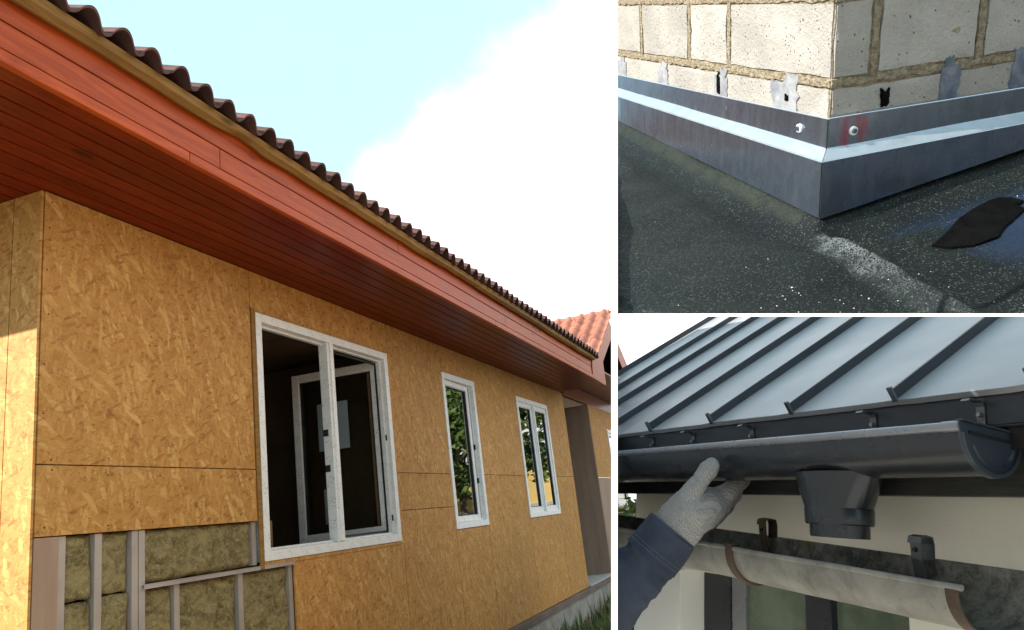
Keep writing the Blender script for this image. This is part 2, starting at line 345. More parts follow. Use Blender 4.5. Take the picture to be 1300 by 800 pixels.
# ---- windows
def frame_ring(bm, y0, y1, z0, z1, w, x0, x1, bev=.003):
    abox(bm, x0, x1, y0, y0 + w, z0, z1, bev); abox(bm, x0, x1, y1 - w, y1, z0, z1, bev)
    abox(bm, x0, x1, y0 + w + .0006, y1 - w - .0006, z0, z0 + w, bev); abox(bm, x0, x1, y0 + w + .0006, y1 - w - .0006, z1 - w, z1, bev)
def sash(parent, y0, y1, z0, z1, x0, x1, hinge=None, ang=0., w=.062, paper=False):
    bm = bmesh.new(); frame_ring(bm, y0, y1, z0, z1, w, x0, x1, .005)
    frame_ring(bm, y0 + w - .004, y1 - w + .004, z0 + w - .004, z1 - w + .004, .012, x0 + .012, x1 - .012, 0)
    s = fin(bm, 'sash', M_pvc, parent)
    g = box('pane', M_glass, parent, (x0 + x1) / 2 - .003, (x0 + x1) / 2 + .003, y0 + w - .002, y1 - w + .002, z0 + w - .002, z1 - w + .002)
    pcs = [s, g]
    bm = bmesh.new(); frame_ring(bm, y0 + w + .0065, y1 - w - .0065, z0 + w + .0065, z1 - w - .0065, .006, x0 + .008, x1 - .008, 0); pcs.append(fin(bm, 'gasket', M_dark, parent))
    if paper:
        pcs.append(box('paper_notice', M_paper, parent, x1 - .034, x1 - .0325, y0 + .20, y0 + .47, z0 + .70, z0 + 1.08))
        pcs.append(box('notice_print', M_print, parent, x1 - .0324, x1 - .0318, y0 + .31, y0 + .35, z0 + .76, z0 + 1.00))
        pcs.append(box('paper_label', M_paper, parent, x1 - .034, x1 - .0325, y0 + .22, y0 + .30, z0 + .13, z0 + .40))
    if hinge:
        hv = Vector(hinge); mt = Matrix.Translation(hv) @ Matrix.Rotation(ang, 4, 'Z') @ Matrix.Translation(-hv)
        for p in pcs: p.data.transform(mt)
    return s
XO = .010                       # frame stands a little proud of the boards
def window(y0, y1, z0, z1, mull=None, wl=.055):
    bm = bmesh.new(); frame_ring(bm, y0, y1, z0, z1, wl, -.062, XO, .003)
    frame_ring(bm, y0 + wl + .0006, y1 - wl - .0006, z0 + wl + .0006, z1 - wl - .0006, .016, -.060, -.030, .002)
    if mull: abox(bm, -.062, XO - .002, mull - .042, mull + .042, z0 + wl + .001, z1 - wl - .001, .004); abox(bm, XO - .0022, XO + .010, mull - .02, mull + .02, z0 + wl + .002, z1 - wl - .002, .004)
    return fin(bm, 'window', M_pvc, house)
y0, y1, z0, z1 = WIN[0]
w1 = window(y0, y1, z0, z1, 2.268)
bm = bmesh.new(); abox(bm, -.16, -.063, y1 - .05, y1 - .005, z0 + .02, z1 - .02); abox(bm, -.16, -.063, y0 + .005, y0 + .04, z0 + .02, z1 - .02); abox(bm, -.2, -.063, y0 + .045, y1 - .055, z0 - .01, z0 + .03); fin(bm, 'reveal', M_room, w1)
sash(w1, 2.295, 3.06, z0 + .06, z1 - .06, -.125, -.062, (-.065, 3.05, 0), R(-86), paper=True)
bm = bmesh.new(); frame_ring(bm, 2.318, 3.052, z0 + .078, z1 - .078, .014, -.075, -.0625); fin(bm, 'gasket', M_dark, w1)
for yy, zz in ((2.218, 1.74), (2.218, 1.50), (3.052, 1.75), (3.054, 1.14)): box('hinge', M_dark, w1, -.058, -.02, yy, yy + .012, zz, zz + .045, .003)
y0, y1, z0, z1 = WIN[1]
w2 = window(y0, y1, z0, z1)
sash(w2, y0 + .052, y1 - .105, z0 + .057, z1 - .057, -.066, -.014, (-.03, y0 + .06, 0), R(1.6), w=.05)
box('reveal', M_dark, w2, -.10, -.068, y1 - .13, y1 - .058, z0 + .06, z1 - .06)
for zz in (1.42, 1.75): box('hinge', M_dark, w2, -.058, -.02, y1 - .088, y1 - .074, zz, zz + .05, .003)
y0, y1, z0, z1 = WIN[2]
w3 = window(y0, y1, z0, z1, (y0 + y1) / 2)
sash(w3, y0 + .05, (y0 + y1) / 2 - .03, z0 + .05, z1 - .05, -.058, -.006); sash(w3, (y0 + y1) / 2 + .03, y1 - .05, z0 + .05, z1 - .05, -.058, -.006)

# ---- eave: soffit boards, fascia, batten
EY0, EY1 = -.86, 8.40
NB = 8
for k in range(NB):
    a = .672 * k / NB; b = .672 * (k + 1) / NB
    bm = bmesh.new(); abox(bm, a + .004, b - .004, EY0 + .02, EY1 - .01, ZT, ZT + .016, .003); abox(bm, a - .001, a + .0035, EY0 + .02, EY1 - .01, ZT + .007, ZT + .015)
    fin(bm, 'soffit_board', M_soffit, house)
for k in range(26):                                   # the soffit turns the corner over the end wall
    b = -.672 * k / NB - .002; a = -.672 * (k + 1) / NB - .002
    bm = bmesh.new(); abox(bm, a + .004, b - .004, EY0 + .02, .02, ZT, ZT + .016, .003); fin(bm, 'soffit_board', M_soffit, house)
def runs(ys, x0, x1, z0, z1, name, mat, bev=.003):
    for a, b in zip(ys, ys[1:]): box(name, mat, house, x0, x1, a + .0012, b - .0012, z0, z1, bev)
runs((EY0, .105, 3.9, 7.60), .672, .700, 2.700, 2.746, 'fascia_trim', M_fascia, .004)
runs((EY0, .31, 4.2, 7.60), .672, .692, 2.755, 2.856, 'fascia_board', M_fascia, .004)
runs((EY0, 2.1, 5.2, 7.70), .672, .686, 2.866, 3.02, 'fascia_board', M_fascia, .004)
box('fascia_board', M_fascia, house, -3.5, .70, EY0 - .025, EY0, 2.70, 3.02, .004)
box('roof_underlay', M_dark, house, -3.5, .67, EY0, 7.9, 2.735, 2.95)
bm = bmesh.new(); rows = []
N = 220
for i in range(N + 1):
    y = EY0 + (7.72 - EY0) * i / N
    dz = .012 * noise.noise(Vector((y * 1.1, 0, 2))) + .006 * noise.noise(Vector((y * 4, 0, 2))) + (.022 if .25 < y < .62 else 0) * (1 - abs(y - .44) / .19) - .02
    rows.append([(.690, y, 2.972 + dz), (.712, y, 2.964 + dz), (.738, y, 2.972 + dz * .6), (.738, y, 3.003), (.690, y, 3.003)])
loft(bm, rows); fin(bm, 'roof_batten', M_batten, house, smooth=40)
# ---- barrel tiles
PITCH = .152; NS = 14
def tile_mesh(name, mat, L=.36, W=PITCH, amp=.030, th=.011):
    bm = bmesh.new(); rings = []
    for s in (0, .5, 1):
        top, bot = [], []
        for i in range(NS + 1):
            u = i / NS; z = amp * math.sin(math.pi * min(1, u / .66)) ** .8 if u < .66 else -.35 * amp * math.sin(math.pi * (u - .66) / .34)
            tp = 1 - .06 * s
            top.append((-s * L, (u - .33) * W * tp * 1.02, z + .012)); bot.append((-s * L, (u - .33) * W * tp * 1.02, z + .012 - th))
        rings.append(top + bot[::-1])
    loft(bm, rings); bmesh.ops.recalc_face_normals(bm, faces=bm.faces)
    me = bpy.data.meshes.new(name); bm.to_mesh(me); bm.free(); me.materials.append(mat)
    me.polygons.foreach_set('use_smooth', [True] * len(me.polygons)); me.set_sharp_from_angle(angle=R(50)); return me
tm = tile_mesh('roof_tile', M_tile, amp=.046); rnd = random.Random(2)
S1 = R(21)
for row in range(3):
    for k in range(58):
        y = -.945 + k * PITCH
        if y > 7.78 - row * .16 or y < -1: continue
        o = bpy.data.objects.new('roof_tile', tm); link(o, house)
        d = row * .30
        o.location = (.775 - d * math.cos(S1) + rnd.uniform(-.006, .006), y + rnd.uniform(-.004, .004), 3.002 + d * math.sin(S1) + row * .008 + rnd.uniform(-.003, .003))
        o.rotation_euler = (rnd.uniform(-.03, .03), S1 + rnd.uniform(-.015, .015), rnd.uniform(-.02, .02))
bm = bmesh.new(); prism(bm, [(.72, -1, 2.99), (.72, 7.75, 2.99), (-3, 7.75, 2.99 + 3.72 * math.tan(S1)), (-3, 2.5, 2.99 + 3.72 * math.tan(S1))], (0, 0, .012)); fin(bm, 'roof_deck', M_dark, house)
# ---- cross gable beyond the eave
S2 = math.atan(.57)
def zg(y): return 3.03 + .57 * (y - 7.75)
bm = bmesh.new(); prism(bm, [(.672, 7.60, 2.703), (.672, 8.40, 2.69), (.672, 8.43, 3.04), (.672, 9.30, 3.52), (.672, 10.2, 3.02), (.672, 10.9, 3.02), (.672, 9.30, 3.915), (.672, 7.72, 3.005)], (.026, 0, 0)); fin(bm, 'barge_board', M_fascia, house)
bm = bmesh.new(); prism(bm, [(.70, 8.0, 3.02), (.70, 9.30, 3.76), (.70, 9.30, 3.925), (.70, 7.75, 3.035)], (.02, 0, 0)); fin(bm, 'barge_trim', M_fascia, house)
tm2 = tile_mesh('roof_tile', M_tile2, L=.40, W=.19, amp=.042, th=.012)
for row in range(6):
    for k in range(17):
        x = .66 - k * .19; y = 7.70 + row * .30 * math.cos(S2)
        if x < -2.6: continue
        o = bpy.data.objects.new('roof_tile', tm2); link(o, house)
        o.location = (x + rnd.uniform(-.005, .005), y, zg(y) + .012 + row * .006)
        o.rotation_euler = Matrix.Rotation(R(-90), 3, 'Z').to_euler()
        o.rotation_euler = (Matrix.Rotation(R(-90), 3, 'Z') @ Matrix.Rotation(S2 + rnd.uniform(-.02, .02), 3, 'Y')).to_euler()
bm = bmesh.new()
for k in range(12): cyl(bm, (.74 - k * .28, 9.32, 3.93), (.42 - k * .28, 9.32, 3.945), .075, .062, 12)
fin(bm, 'ridge_tiles', M_tile2, house, smooth=40)
bm = bmesh.new(); prism(bm, [(.69, 7.72, 3.0), (.69, 9.30, 3.89), (.69, 10.9, 2.98), (.69, 10.85, 2.96), (.69, 9.30, 3.85), (.69, 7.75, 2.97)], (-3.6, 0, 0)); fin(bm, 'roof_deck', M_dark, house)
# recess and far wall
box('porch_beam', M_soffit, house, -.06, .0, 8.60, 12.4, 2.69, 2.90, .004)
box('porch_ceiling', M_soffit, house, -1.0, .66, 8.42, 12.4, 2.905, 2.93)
box('porch_wall', M_osbg, house, -1.0, -.02, 8.548, 8.56, .02, 2.70)
box('porch_wall', M_room, house, -1.06, -1.0, 8.55, 10.1, .0, 2.9)
box('porch_wall', M_plank, house, -.42, -.003, 10.085, 10.12, .022, 2.688, .002)
box('porch_wall', M_osbg, house, -1.0, -.425, 10.088, 10.12, .022, 2.688, .002)
box('osb_panel', M_osb, house, -T, 0, 10.125, 11.30, 1.5, 2.688, .001); box('osb_panel', M_osb, house, -T, 0, 11.3025, 12.4, 2.36, 2.688, .001)
box('osb_panel', M_plank, house, -T, 0, 10.125, 11.30, 0, 1.495, .001); box('osb_panel', M_plank, house, -T, 0, 11.3025, 12.4, 0, 1.0, .001)
w4 = window(11.32, 12.38, 1.01, 2.35); sash(w4, 11.37, 12.33, 1.06, 2.30, -.058, -.006)
box('room_wall', M_room, house, -1.2, -1.1, 10.2, 12.5, 0, 2.7)

# ------------------------------------------------------------------ weeds at the foot of the plinth
bm = bmesh.new(); rnd = random.Random(9)
for k in range(2600):
    x = .06 + rnd.random() ** 1.5 * 1.5; y = rnd.uniform(3.8, 12.5); h = rnd.uniform(.06, .24) * (1 if rnd.random() < .85 else 1.7); a = rnd.uniform(0, 6.28); le = rnd.uniform(.02, .12); w = rnd.uniform(.004, .012)
    p = Vector((x, y, gz(x, y) - .02)); dx = Vector((math.cos(a), math.sin(a), 0)); px = Vector((-dx.y, dx.x, 0))
    v = [bm.verts.new(q) for q in (p - px * w, p + px * w, p + dx * le * .4 + px * w + Vector((0, 0, h * .6)), p + dx * le * .4 - px * w + Vector((0, 0, h * .6)), p + dx * le + Vector((0, 0, h)))]
    bm.faces.new(v[:4]); f = bm.faces.new((v[3], v[2], v[4])); 
    if rnd.random() < .25:
        for f in bm.faces[-2:] if False else (f,): f.material_index = 1
o = fin(bm, 'weeds', M_leafA, recalc=False); o.data.materials.append(M_leafB); tag(o, 'tangle of low weeds along the concrete plinth of the house', 'weeds', kind='stuff')

# ------------------------------------------------------------------ what the far windows mirror: garden wall and trees
gw = thing('garden_wall', 'yellow rendered garden wall across the yard', 'wall', Matrix.Translation((9, 27, -.45)))
box('wall_panel', M_yellow, gw, -7, 9, -.12, .12, 0, 3.5, .01); box('coping', M_sill, gw, -7.1, 9.1, -.18, .18, 3.503, 3.6, .01); box('wall_base', M_sill, gw, -7, 9, -.16, -.123, 0, 1.9, .01)
def leaf_cloud(bm, c, r, nleaf, rnd, size):
    for _ in range(nleaf):
        d = Vector((rnd.gauss(0, 1), rnd.gauss(0, 1), rnd.gauss(0, 1))).normalized() * rnd.random() ** .45
        p = Vector(c) + Vector((d.x * r[0], d.y * r[1], d.z * r[2])); s = size * rnd.uniform(.6, 1.3)
        u = Vector((rnd.gauss(0, 1), rnd.gauss(0, 1), rnd.gauss(0, .6))).normalized(); v = u.orthogonal().normalized()
        v = (v * math.cos(rnd.random() * 6) + u.cross(v) * math.sin(rnd.random() * 6)).normalized()
        q = [bm.verts.new(x) for x in (p - u * s, p + v * s * .45, p + u * s, p - v * s * .45)]; bm.faces.new(q)
def tree(loc, h, rr, seed, label, leaf=M_leafA, clumps=34, nl=190, size=.17):
    rnd = random.Random(seed); e = thing('garden_tree', label, 'tree', Matrix.Translation(loc))
    bm = bmesh.new(); pts = [(0, 0, -.1)] + [(rnd.uniform(-.1, .1), rnd.uniform(-.1, .1), h * .16 * i) for i in range(1, 5)]
    tube(bm, pts, [.16, .13, .11, .09, .06], 9); cb = bmesh.new()
    for k in range(clumps):
        a = rnd.uniform(0, 6.28); z = rnd.uniform(.38, 1.0) * h; w = rr * (1.1 - abs(z / h - .62) * 1.3) * rnd.uniform(.35, 1)
        c = Vector((math.cos(a) * w, math.sin(a) * w, z)); b = Vector((0, 0, min(z * .7, h * .6)))
        tube(bm, [b, (b + c) / 2 + Vector((0, 0, .1)), c], [.05, .03, .012], 6)
        leaf_cloud(cb, c, (rr * .32, rr * .32, rr * .26), nl, rnd, size)
    fin(bm, 'trunk', M_bark, e, smooth=50); fin(cb, 'crown', leaf, e, recalc=False); return e
tree((6.2, 22.0, -.4), 6.8, 2.5, 3, 'leafy green garden tree in front of the yellow garden wall, nearer the house')
tree((9.6, 23.0, -.4), 6.0, 2.2, 5, 'rusty brown leaved garden tree in front of the yellow garden wall', M_leafB)
tree((12.6, 22.0, -.4), 6.5, 2.1, 8, 'tall leafy green garden tree beyond the rusty brown tree')

# ------------------------------------------------------------------ added white boards between the three displays; the upright one also blocks the sun
SB = .8
DF = .69
def ray(x, y): return Vector(((x - 650) / F, (y - 400) / F, 1))
PN = d2w((F / (780 - 650 + 1e-9), 0, -1)).normalized() if False else d2w(Vector((1, 0, -(780 - 650) / F))).normalized()   # normal of the upright board, to the right
def bpt(d, h): return Vector(((780 - 650) / F * d, -h, d))
prof = [(DF, -.31), (DF, .34), (DF + .006, .34), (DF + .008, .004), (.84, .004), (.96, .016), (1.28, .176), (1.6, .312), (1.8, .40), (1.93, .48), (1.96, .88), (4.4, .76), (6.1, .30), (6.1, -3.3), (3.6, -2.65), (3.5, -1.5), (2.5, -1.08), (1.8, -.76), (.9, -.37)]  # hidden rear part shaped to block the sun, open below for bounce light
hw = 8 * DF / F / 2
bm = bmesh.new(); nn = PN * hw
loft(bm, [[c2w(bpt(*q)) - nn for q in prof], [c2w(bpt(*q)) + nn for q in prof]])
bmesh.ops.recalc_face_normals(bm, faces=bm.faces)
for f in bm.faces:
    f.normal_update()
    if f.normal.dot(PN) < -.9: f.material_index = 1
bo_ = fin(bm, 'partition_sunshade', M_white); bo_.data.materials.append(simple('warm_bounce_face', (.34, .23, .13), (.42, .30, .18), 3, .8, 0, .1, stretch=(1, 1, 6)))  # hidden left face coloured to send dimmer, warmer bounce onto the house
tag(bo_, 'tall thin white partition board added between the house and the roof displays, hidden part shading the gutter', 'partition')
ht = 4 * DF / F / 2
bm = bmesh.new()
def spt(x, d, h): return c2w(Vector(((x - 650) / F * d, -h, d)))
q = [(784.2, DF), (1420, DF), (1420, .97), (784.2, .97)]
loft(bm, [[spt(x, d, -ht) for x, d in q], [spt(x, d, ht) for x, d in q]])
tag(fin(bm, 'added_shelf_board', M_white), 'thin white shelf board added under the felt roof sample, over the metal roof', 'shelf')
PX = c2w((0, 0, 0)); NX = d2w(Vector((1, 0, -(784.2 - 650) / F))).normalized()     # left limit of the two displays
NYB = d2w(Vector((0, 1, (398 - 400) / -F))).normalized()                             # lower limit of the felt roof display
def trimB(o): cut(o, PX, -NX); cut(o, PX, NYB)
def trimC(o): cut(o, PX, -NX)

# ------------------------------------------------------------------ FELT ROOF CORNER WITH BLOCK WALL AND FLASHING
MB3 = MW @ Matrix(((0.9672980004, -0.2291709757, -0.1086979407), (-0.1877764444, -0.3589246796, -0.9142828235), (0.1705127132, 0.9047948598, -0.3902200358)))
MB = Matrix.Translation(c2w(Vector((0.5583149356, -0.4039167312, 1.35)) * SB)) @ MB3.to_4x4() @ Matrix.Scale(SB, 4)
def blockmat():
    m, t, p = newmat('lime_block'); o = t.obj(); r = t.nd('ShaderNodeObjectInfo', out=5)
    a = t.noise(o, 9, 6, .6); b = t.noise(o, 90, 4, .7); c = t.noise(o, 260, 3, .6)
    base = t.mix(t.ramp(a, .3, .7), (.37, .352, .33), (.47, .452, .425)); base = t.mix(t.ramp(c, .52, .7, 0, .45), base, (.25, .232, .21))
    vo = t.nd('ShaderNodeTexVoronoi', {'Vector': t.mapping(o, (1, 1, .8)), 'Scale': 120}, None); sc = t.nd('ShaderNodeSeparateColor', {0: vo.outputs[1]}, None)
    pit = t.math('MULTIPLY', t.ramp(vo.outputs[0], .10, .20, 1, 0), t.math('GREATER_THAN', sc.outputs[0], .72))
    base = t.mix(pit, base, (.13, .11, .09)); g = t.math('MULTIPLY_ADD', r, .14, .72)
    base = t.mix(1, base, t.nd('ShaderNodeCombineColor', {0: g, 1: g, 2: g}), 'MULTIPLY')
    hh = t.math('SUBTRACT', t.math('ADD', t.math('MULTIPLY', b, .6), t.math('MULTIPLY', c, .3)), t.math('MULTIPLY', pit, .8))
    setp(t, p, base, .92, 0, t.bump(hh, .9, .006), .15); return m
M_block = blockmat()
M_mortar = simple('sandy_mortar', (.19, .155, .105), (.37, .315, .225), 90, .95, 0, 1.0, 150, .01)
wallB = thing('block_wall', 'pale block wall corner with sandy mortar rising from the felt roof', 'wall', MB)
def rough_block(x0, x1, y0, y1, z0, z1, seed):
    bm = bmesh.new(); abox(bm, x0, x1, y0, y1, z0, z1)
    bmesh.ops.subdivide_edges(bm, edges=list(bm.edges), cuts=14, use_grid_fill=True)
    bmesh.ops.bevel(bm, geom=[e for e in bm.edges if len(e.link_faces) == 2 and e.calc_face_angle(0) > .5], offset=.005, segments=2, affect='EDGES')
    for v in bm.verts:
        ed_ = sum((abs(a - b) < .0075) for a, b in ((v.co.x, x0), (v.co.x, x1), (v.co.y, y0), (v.co.y, y1), (v.co.z, z0), (v.co.z, z1)))
        if ed_ >= 2: v.co = v.co.lerp(Vector(((x0 + x1) / 2, (y0 + y1) / 2, (z0 + z1) / 2)), .028 * max(0, noise.noise(v.co * 45 + Vector((seed, 0, 0)))))
        q = v.co * 22 + Vector((seed * 3.1, seed, 0)); v.co += Vector((noise.noise(q), noise.noise(q + Vector((9, 0, 0))), noise.noise(q + Vector((0, 9, 0))))) * .0024
    trimB(fin(bm, 'block', M_block, wallB, smooth=50))
MJ = .0058; H = .142
seed = 0
for c in range(-2, 3):
    z0 = c * H + MJ; z1 = (c + 1) * H - MJ; sh = 0 if c % 2 == 0 else .12
    L = [0, .371, .565, .865, 1.12, 1.4] if c % 2 == 0 else [0, .24, .52, .75, 1.02, 1.4]
    X = [0, .083, .297, .512, .73, .95] if c % 2 == 0 else [0, .20, .41, .62, .84, .95]
    if c == -1: L, X = [0, .725, 1.4], [0, .24, .95]
    for k, (a, b) in enumerate(zip(L, L[1:])):
        if k == 0: continue
        seed += 1; rough_block(.0, .18, a + MJ, b - MJ, z0, z1, seed)
    seed += 1; rough_block(.0, X[1] - MJ, .0, L[1] - MJ, z0, z1, seed)
    for a, b in zip(X[1:], X[2:]): seed += 1; rough_block(a + MJ, b - MJ, 0, .18, z0, z1, seed)
bm = bmesh.new(); abox(bm, .003, .17, .003, 1.4, -2 * H, 3 * H); bmesh.ops.subdivide_edges(bm, edges=list(bm.edges), cuts=30, use_grid_fill=True)
for v in bm.verts: v.co += Vector((noise.noise(v.co * 30), noise.noise(v.co * 30 + Vector((5, 5, 5))), 0)) * .004
o = fin(bm, 'mortar', M_mortar, wallB, smooth=60); trimB(o)
bm = bmesh.new(); abox(bm, .003, .95, .0032, .17, -2 * H, 3 * H); bmesh.ops.subdivide_edges(bm, edges=list(bm.edges), cuts=30, use_grid_fill=True)
for v in bm.verts: v.co += Vector((noise.noise(v.co * 30), noise.noise(v.co * 30 + Vector((5, 5, 5))), 0)) * .004
o = fin(bm, 'mortar', M_mortar, wallB, smooth=60); trimB(o)
# mortar squeezed out of the joints
def squeeze(p0, p1, out, wdt, seed):
    bm = bmesh.new(); p0, p1, out = Vector(p0), Vector(p1), Vector(out); d = (p1 - p0); n = max(6, int(d.length / .006)); s = d.normalized().cross(out).normalized(); rings = []
    for i in range(n + 1):
        c = p0 + d * i / n; q = Vector((i * .31, seed * 4.7, 0)); w = wdt * (1 + .55 * noise.noise(q)); h = .0006 + .0026 * noise.noise(q + Vector((0, 0, 7))); sh = s * wdt * .35 * noise.noise(q + Vector((3, 3, 0)))
        rings.append([c + sh + s * w * math.cos(a) + out * (max(-.0012, h) * math.sin(a) + .0022 * noise.noise(Vector((i * 1.1, a * 3, seed)))) for a in (0, .5, 1.05, 1.6, 2.1, 2.65, math.pi)] + [c + sh - s * w * .9 - out * .01, c + sh + s * w * .9 - out * .01])
    loft(bm, rings); trimB(fin(bm, 'mortar_joint', M_mortar, wallB, smooth=60))
for i, h in enumerate((0, H)):
    squeeze((.0, 1.35, h), (.0, -.003, h), (-1, 0, 0), .0072, i); squeeze((-.003, 0, h), (.9, 0, h), (0, -1, 0), .0068, i + 5)
for i, y in enumerate((.371, .565, .865, 1.12)): squeeze((0, y, .004), (0, y, H - .004), (-1, 0, 0), .0066, i + 10)
for i, x in enumerate((.083, .297, .512)): squeeze((x, 0, .004), (x, 0, H - .004), (0, -1, 0), .0064, i + 20)
# bitumen smears
M_smear = simple('grey_bitumen_smear', (.17, .18, .205), (.30, .305, .325), 30, .5, 0, .5, 80, .004)
M_tar = simple('black_bitumen', (.0012, .0012, .0015), (.003, .003, .003), 30, .7, 0, .6, 60, .006, spec=.05)
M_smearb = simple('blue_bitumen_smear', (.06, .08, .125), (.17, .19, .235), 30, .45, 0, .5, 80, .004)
def smear(face, u0, u1, h0, h1, mat, seed, th=.0026, name='bitumen_smear'):
    bm = bmesh.new(); n = 64; pts = []
    for i in range(n):
        a = 2 * math.pi * i / n; cu, ch = math.cos(a), math.sin(a); k = 1 / max(abs(cu), abs(ch)) ** .8
        kk = (1 + .22 * noise.noise(Vector((cu * 2, ch * 2, seed * 5.3))) + .16 * noise.noise(Vector((cu * 7, ch * 7, seed * 2.3)))) * k
        if ch > .6: kk *= .72 + .4 * (math.cos(a * 3 + seed) > .2)
        pts.append(((u0 + u1) / 2 + (u1 - u0) / 2 * cu * kk, (h0 + h1) / 2 + (h1 - h0) / 2 * ch * kk))
    f = (lambda u, h, o: (-o, u, h)) if face == 'L' else (lambda u, h, o: (u, -o, h))
    cu, chh = (u0 + u1) / 2, (h0 + h1) / 2
    loft(bm, [[f(u, h, -.004) for u, h in pts], [f(u, h, th * .7) for u, h in pts], [f(cu + (u - cu) * .8, chh + (h - chh) * .8, th) for u, h in pts]])
    o = fin(bm, name, mat, wallB, smooth=60); trimB(o)
for u0, u1, h1, mt in ((.99, 1.06, -.01, M_smear), (.69, .76, -.008, M_smear), (.375, .435, -.004, M_smear), (.10, .19, .004, M_smear)): smear('L', u0, u1, -.075, h1, mt, u0)
smear('L', .405, .418, -.055, -.012, M_tar, 3, .006); smear('L', .128, .138, -.042, -.03, M_tar, 4, .006)
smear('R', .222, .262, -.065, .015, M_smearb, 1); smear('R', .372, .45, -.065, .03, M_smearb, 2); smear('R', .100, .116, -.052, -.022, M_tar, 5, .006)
# flashing: a left and a right piece, each folded into upper strip, ledge and apron
def galv(name, c1, c2, red=False, rough=.24):
    m, t, p = newmat(name); o = t.obj()
    vo = t.nd('ShaderNodeTexVoronoi', {'Vector': o, 'Scale': 55}, 1); s = t.nd('ShaderNodeSeparateColor', {0: vo}, None)
    base = t.mix(t.math('ADD', t.math('MULTIPLY', s.outputs[0], .25), t.math('MULTIPLY', t.noise(o, 9, 5, .6), .75)), c1, c2)
    sp = t.ramp(t.noise(o, 55, 4, .7), .66, .74, 0, .6); base = t.mix(t.math('MULTIPLY', sp, t.ramp(t.noise(o, 6, 2), .5, .62)), base, (.65, .66, .68))
    if red:
        x = t.nd('ShaderNodeSeparateXYZ', {0: o}, 0); rm = t.math('MULTIPLY', t.math('MULTIPLY', t.ramp(x, .0, .02), t.ramp(x, .13, .05)), t.ramp(t.noise(t.mapping(o, (30, 1, 9)), 1, 4), .42, .66, 0, .75)); base = t.mix(rm, base, (.34, .045, .07))
    rr = t.math('MULTIPLY_ADD', t.noise(t.mapping(o, (4, 4, 1)), 12, 5, .6), .3, rough - .12)
    setp(t, p, base, rr, .85, t.bump(t.noise(o, 5, 3), .12, .02), .5); return m
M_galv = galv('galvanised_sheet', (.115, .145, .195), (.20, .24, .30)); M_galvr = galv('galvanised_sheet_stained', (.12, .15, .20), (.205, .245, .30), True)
M_galv_lit = galv('galvanised_sheet_lit', (.55, .60, .66), (.70, .75, .80), rough=.30)  # paler copy of the sheet: sky brightness on ledge and folds is in the colour
tS = .0016
def strip(parent, name, mat, pa, pb, pc, pd, ns=18):
    """thin sheet quad a-b-c-d (a,b lower edge; d,c upper edge) with slight ripples"""
    pa, pb, pc, pd = map(Vector, (pa, pb, pc, pd)); nrm = (pb - pa).cross(pd - pa).normalized(); bm = bmesh.new(); rings = []
    for i in range(ns + 1):
        u = i / ns; a = pa.lerp(pb, u); d = pd.lerp(pc, u); w = nrm * .0011 * noise.noise(Vector((u * 5, nrm.x * 3, nrm.z)))
        rings.append([a + w, d + w, d + w + nrm * tS, a + w + nrm * tS])
    loft(bm, rings); o = fin(bm, name, mat, parent, smooth=30); trimB(o); return o
def piece(side):
    e = thing('metal_flashing', 'galvanised metal flashing on the sunlit left face of the block wall' if side == 'L' else 'galvanised metal flashing with red smudge on the shaded right face of the block wall', 'flashing', MB)
    Y1, X1 = 1.35, .80
    if side == 'L':
        f = lambda u, o, h: (-o, u, h); U = Y1; low0, low1 = -.229, -.172; j = 0
    else:
        f = lambda u, o, h: (u, -o, h); U = X1; low0, low1 = -.231, -.105; j = .0008
    sg = 1 if side == 'R' else -1
    def st(name, mat, o0, h0, o1, h1, h0b=None, h1b=None):
        # o = stand-off; both pieces are mitred at the corner
        q = [f(-o0 + j, o0, h0), f(U, o0, h0b if h0b is not None else h0), f(U, o1, h1b if h1b is not None else h1), f(-o1 + j, o1, h1)]
        if side == 'L': q = [q[1], q[0], q[3], q[2]]
        return strip(e, name, mat, *q)
    k = (-.012, .016) if side == 'L' else (-.004, .016)
    up = st('upper_strip', M_galv if side == 'L' else M_galvr, .007, -.110, .0045, -.059, -.110 + k[1] * .4, -.059 + k[0] * .3)
    st('ledge', M_galv_lit, .0305, -.127, .0072, -.1105, -.127 + k[1], -.1105 + k[1] * .8)
    st('apron', M_galv, .033, low0, .031, -.1275, low1, -.1275 + k[1])
    bm = bmesh.new()                                              # the hemmed top edge
    pA, pB = Vector(f(-.005, .0062, -.0585)), Vector(f(U, .0062, -.0585 + k[0] * .3)); tube(bm, [pA, pB], .0016, 6); o = fin(bm, 'top_hem', M_galv_lit, e, smooth=50); trimB(o)
    pA, pB = Vector(f(-.031, .0322, -.1272)), Vector(f(U, .0322, -.1272 + k[1])); bm = bmesh.new(); tube(bm, [pA, pB], .0013, 6); o = fin(bm, 'fold_highlight', M_galv_lit, e, smooth=50); trimB(o)  # thin bright line added as a painted highlight along the fold
    u = .079 if side == 'L' else .044; c = Vector(f(u, .0085, -.086)); d = Vector(f(0, 1, 0))
    bm = bmesh.new(); cyl(bm, c - d * .002, c + d * .0025, .0085, .0078, 18); s = fin(bm, 'washer', M_pvcp, e, smooth=40)
    bm = bmesh.new(); cyl(bm, c + d * .0026, c + d * .0065, .0052, .0046, 6); fin(bm, 'screw', M_galv, s)
piece('L'); piece('R')
seam = bpy.data.objects['metal_flashing.001']
for q0, q1, r_ in (((-.0345, -.0345, -.1285), (-.0355, -.0355, -.232), .0011), ((-.0082, -.0082, -.060), (-.0095, -.0095, -.110), .0013)):
    bm = bmesh.new(); tube(bm, [q0, q1], r_, 6); fin(bm, 'corner_seam', M_dark, seam)
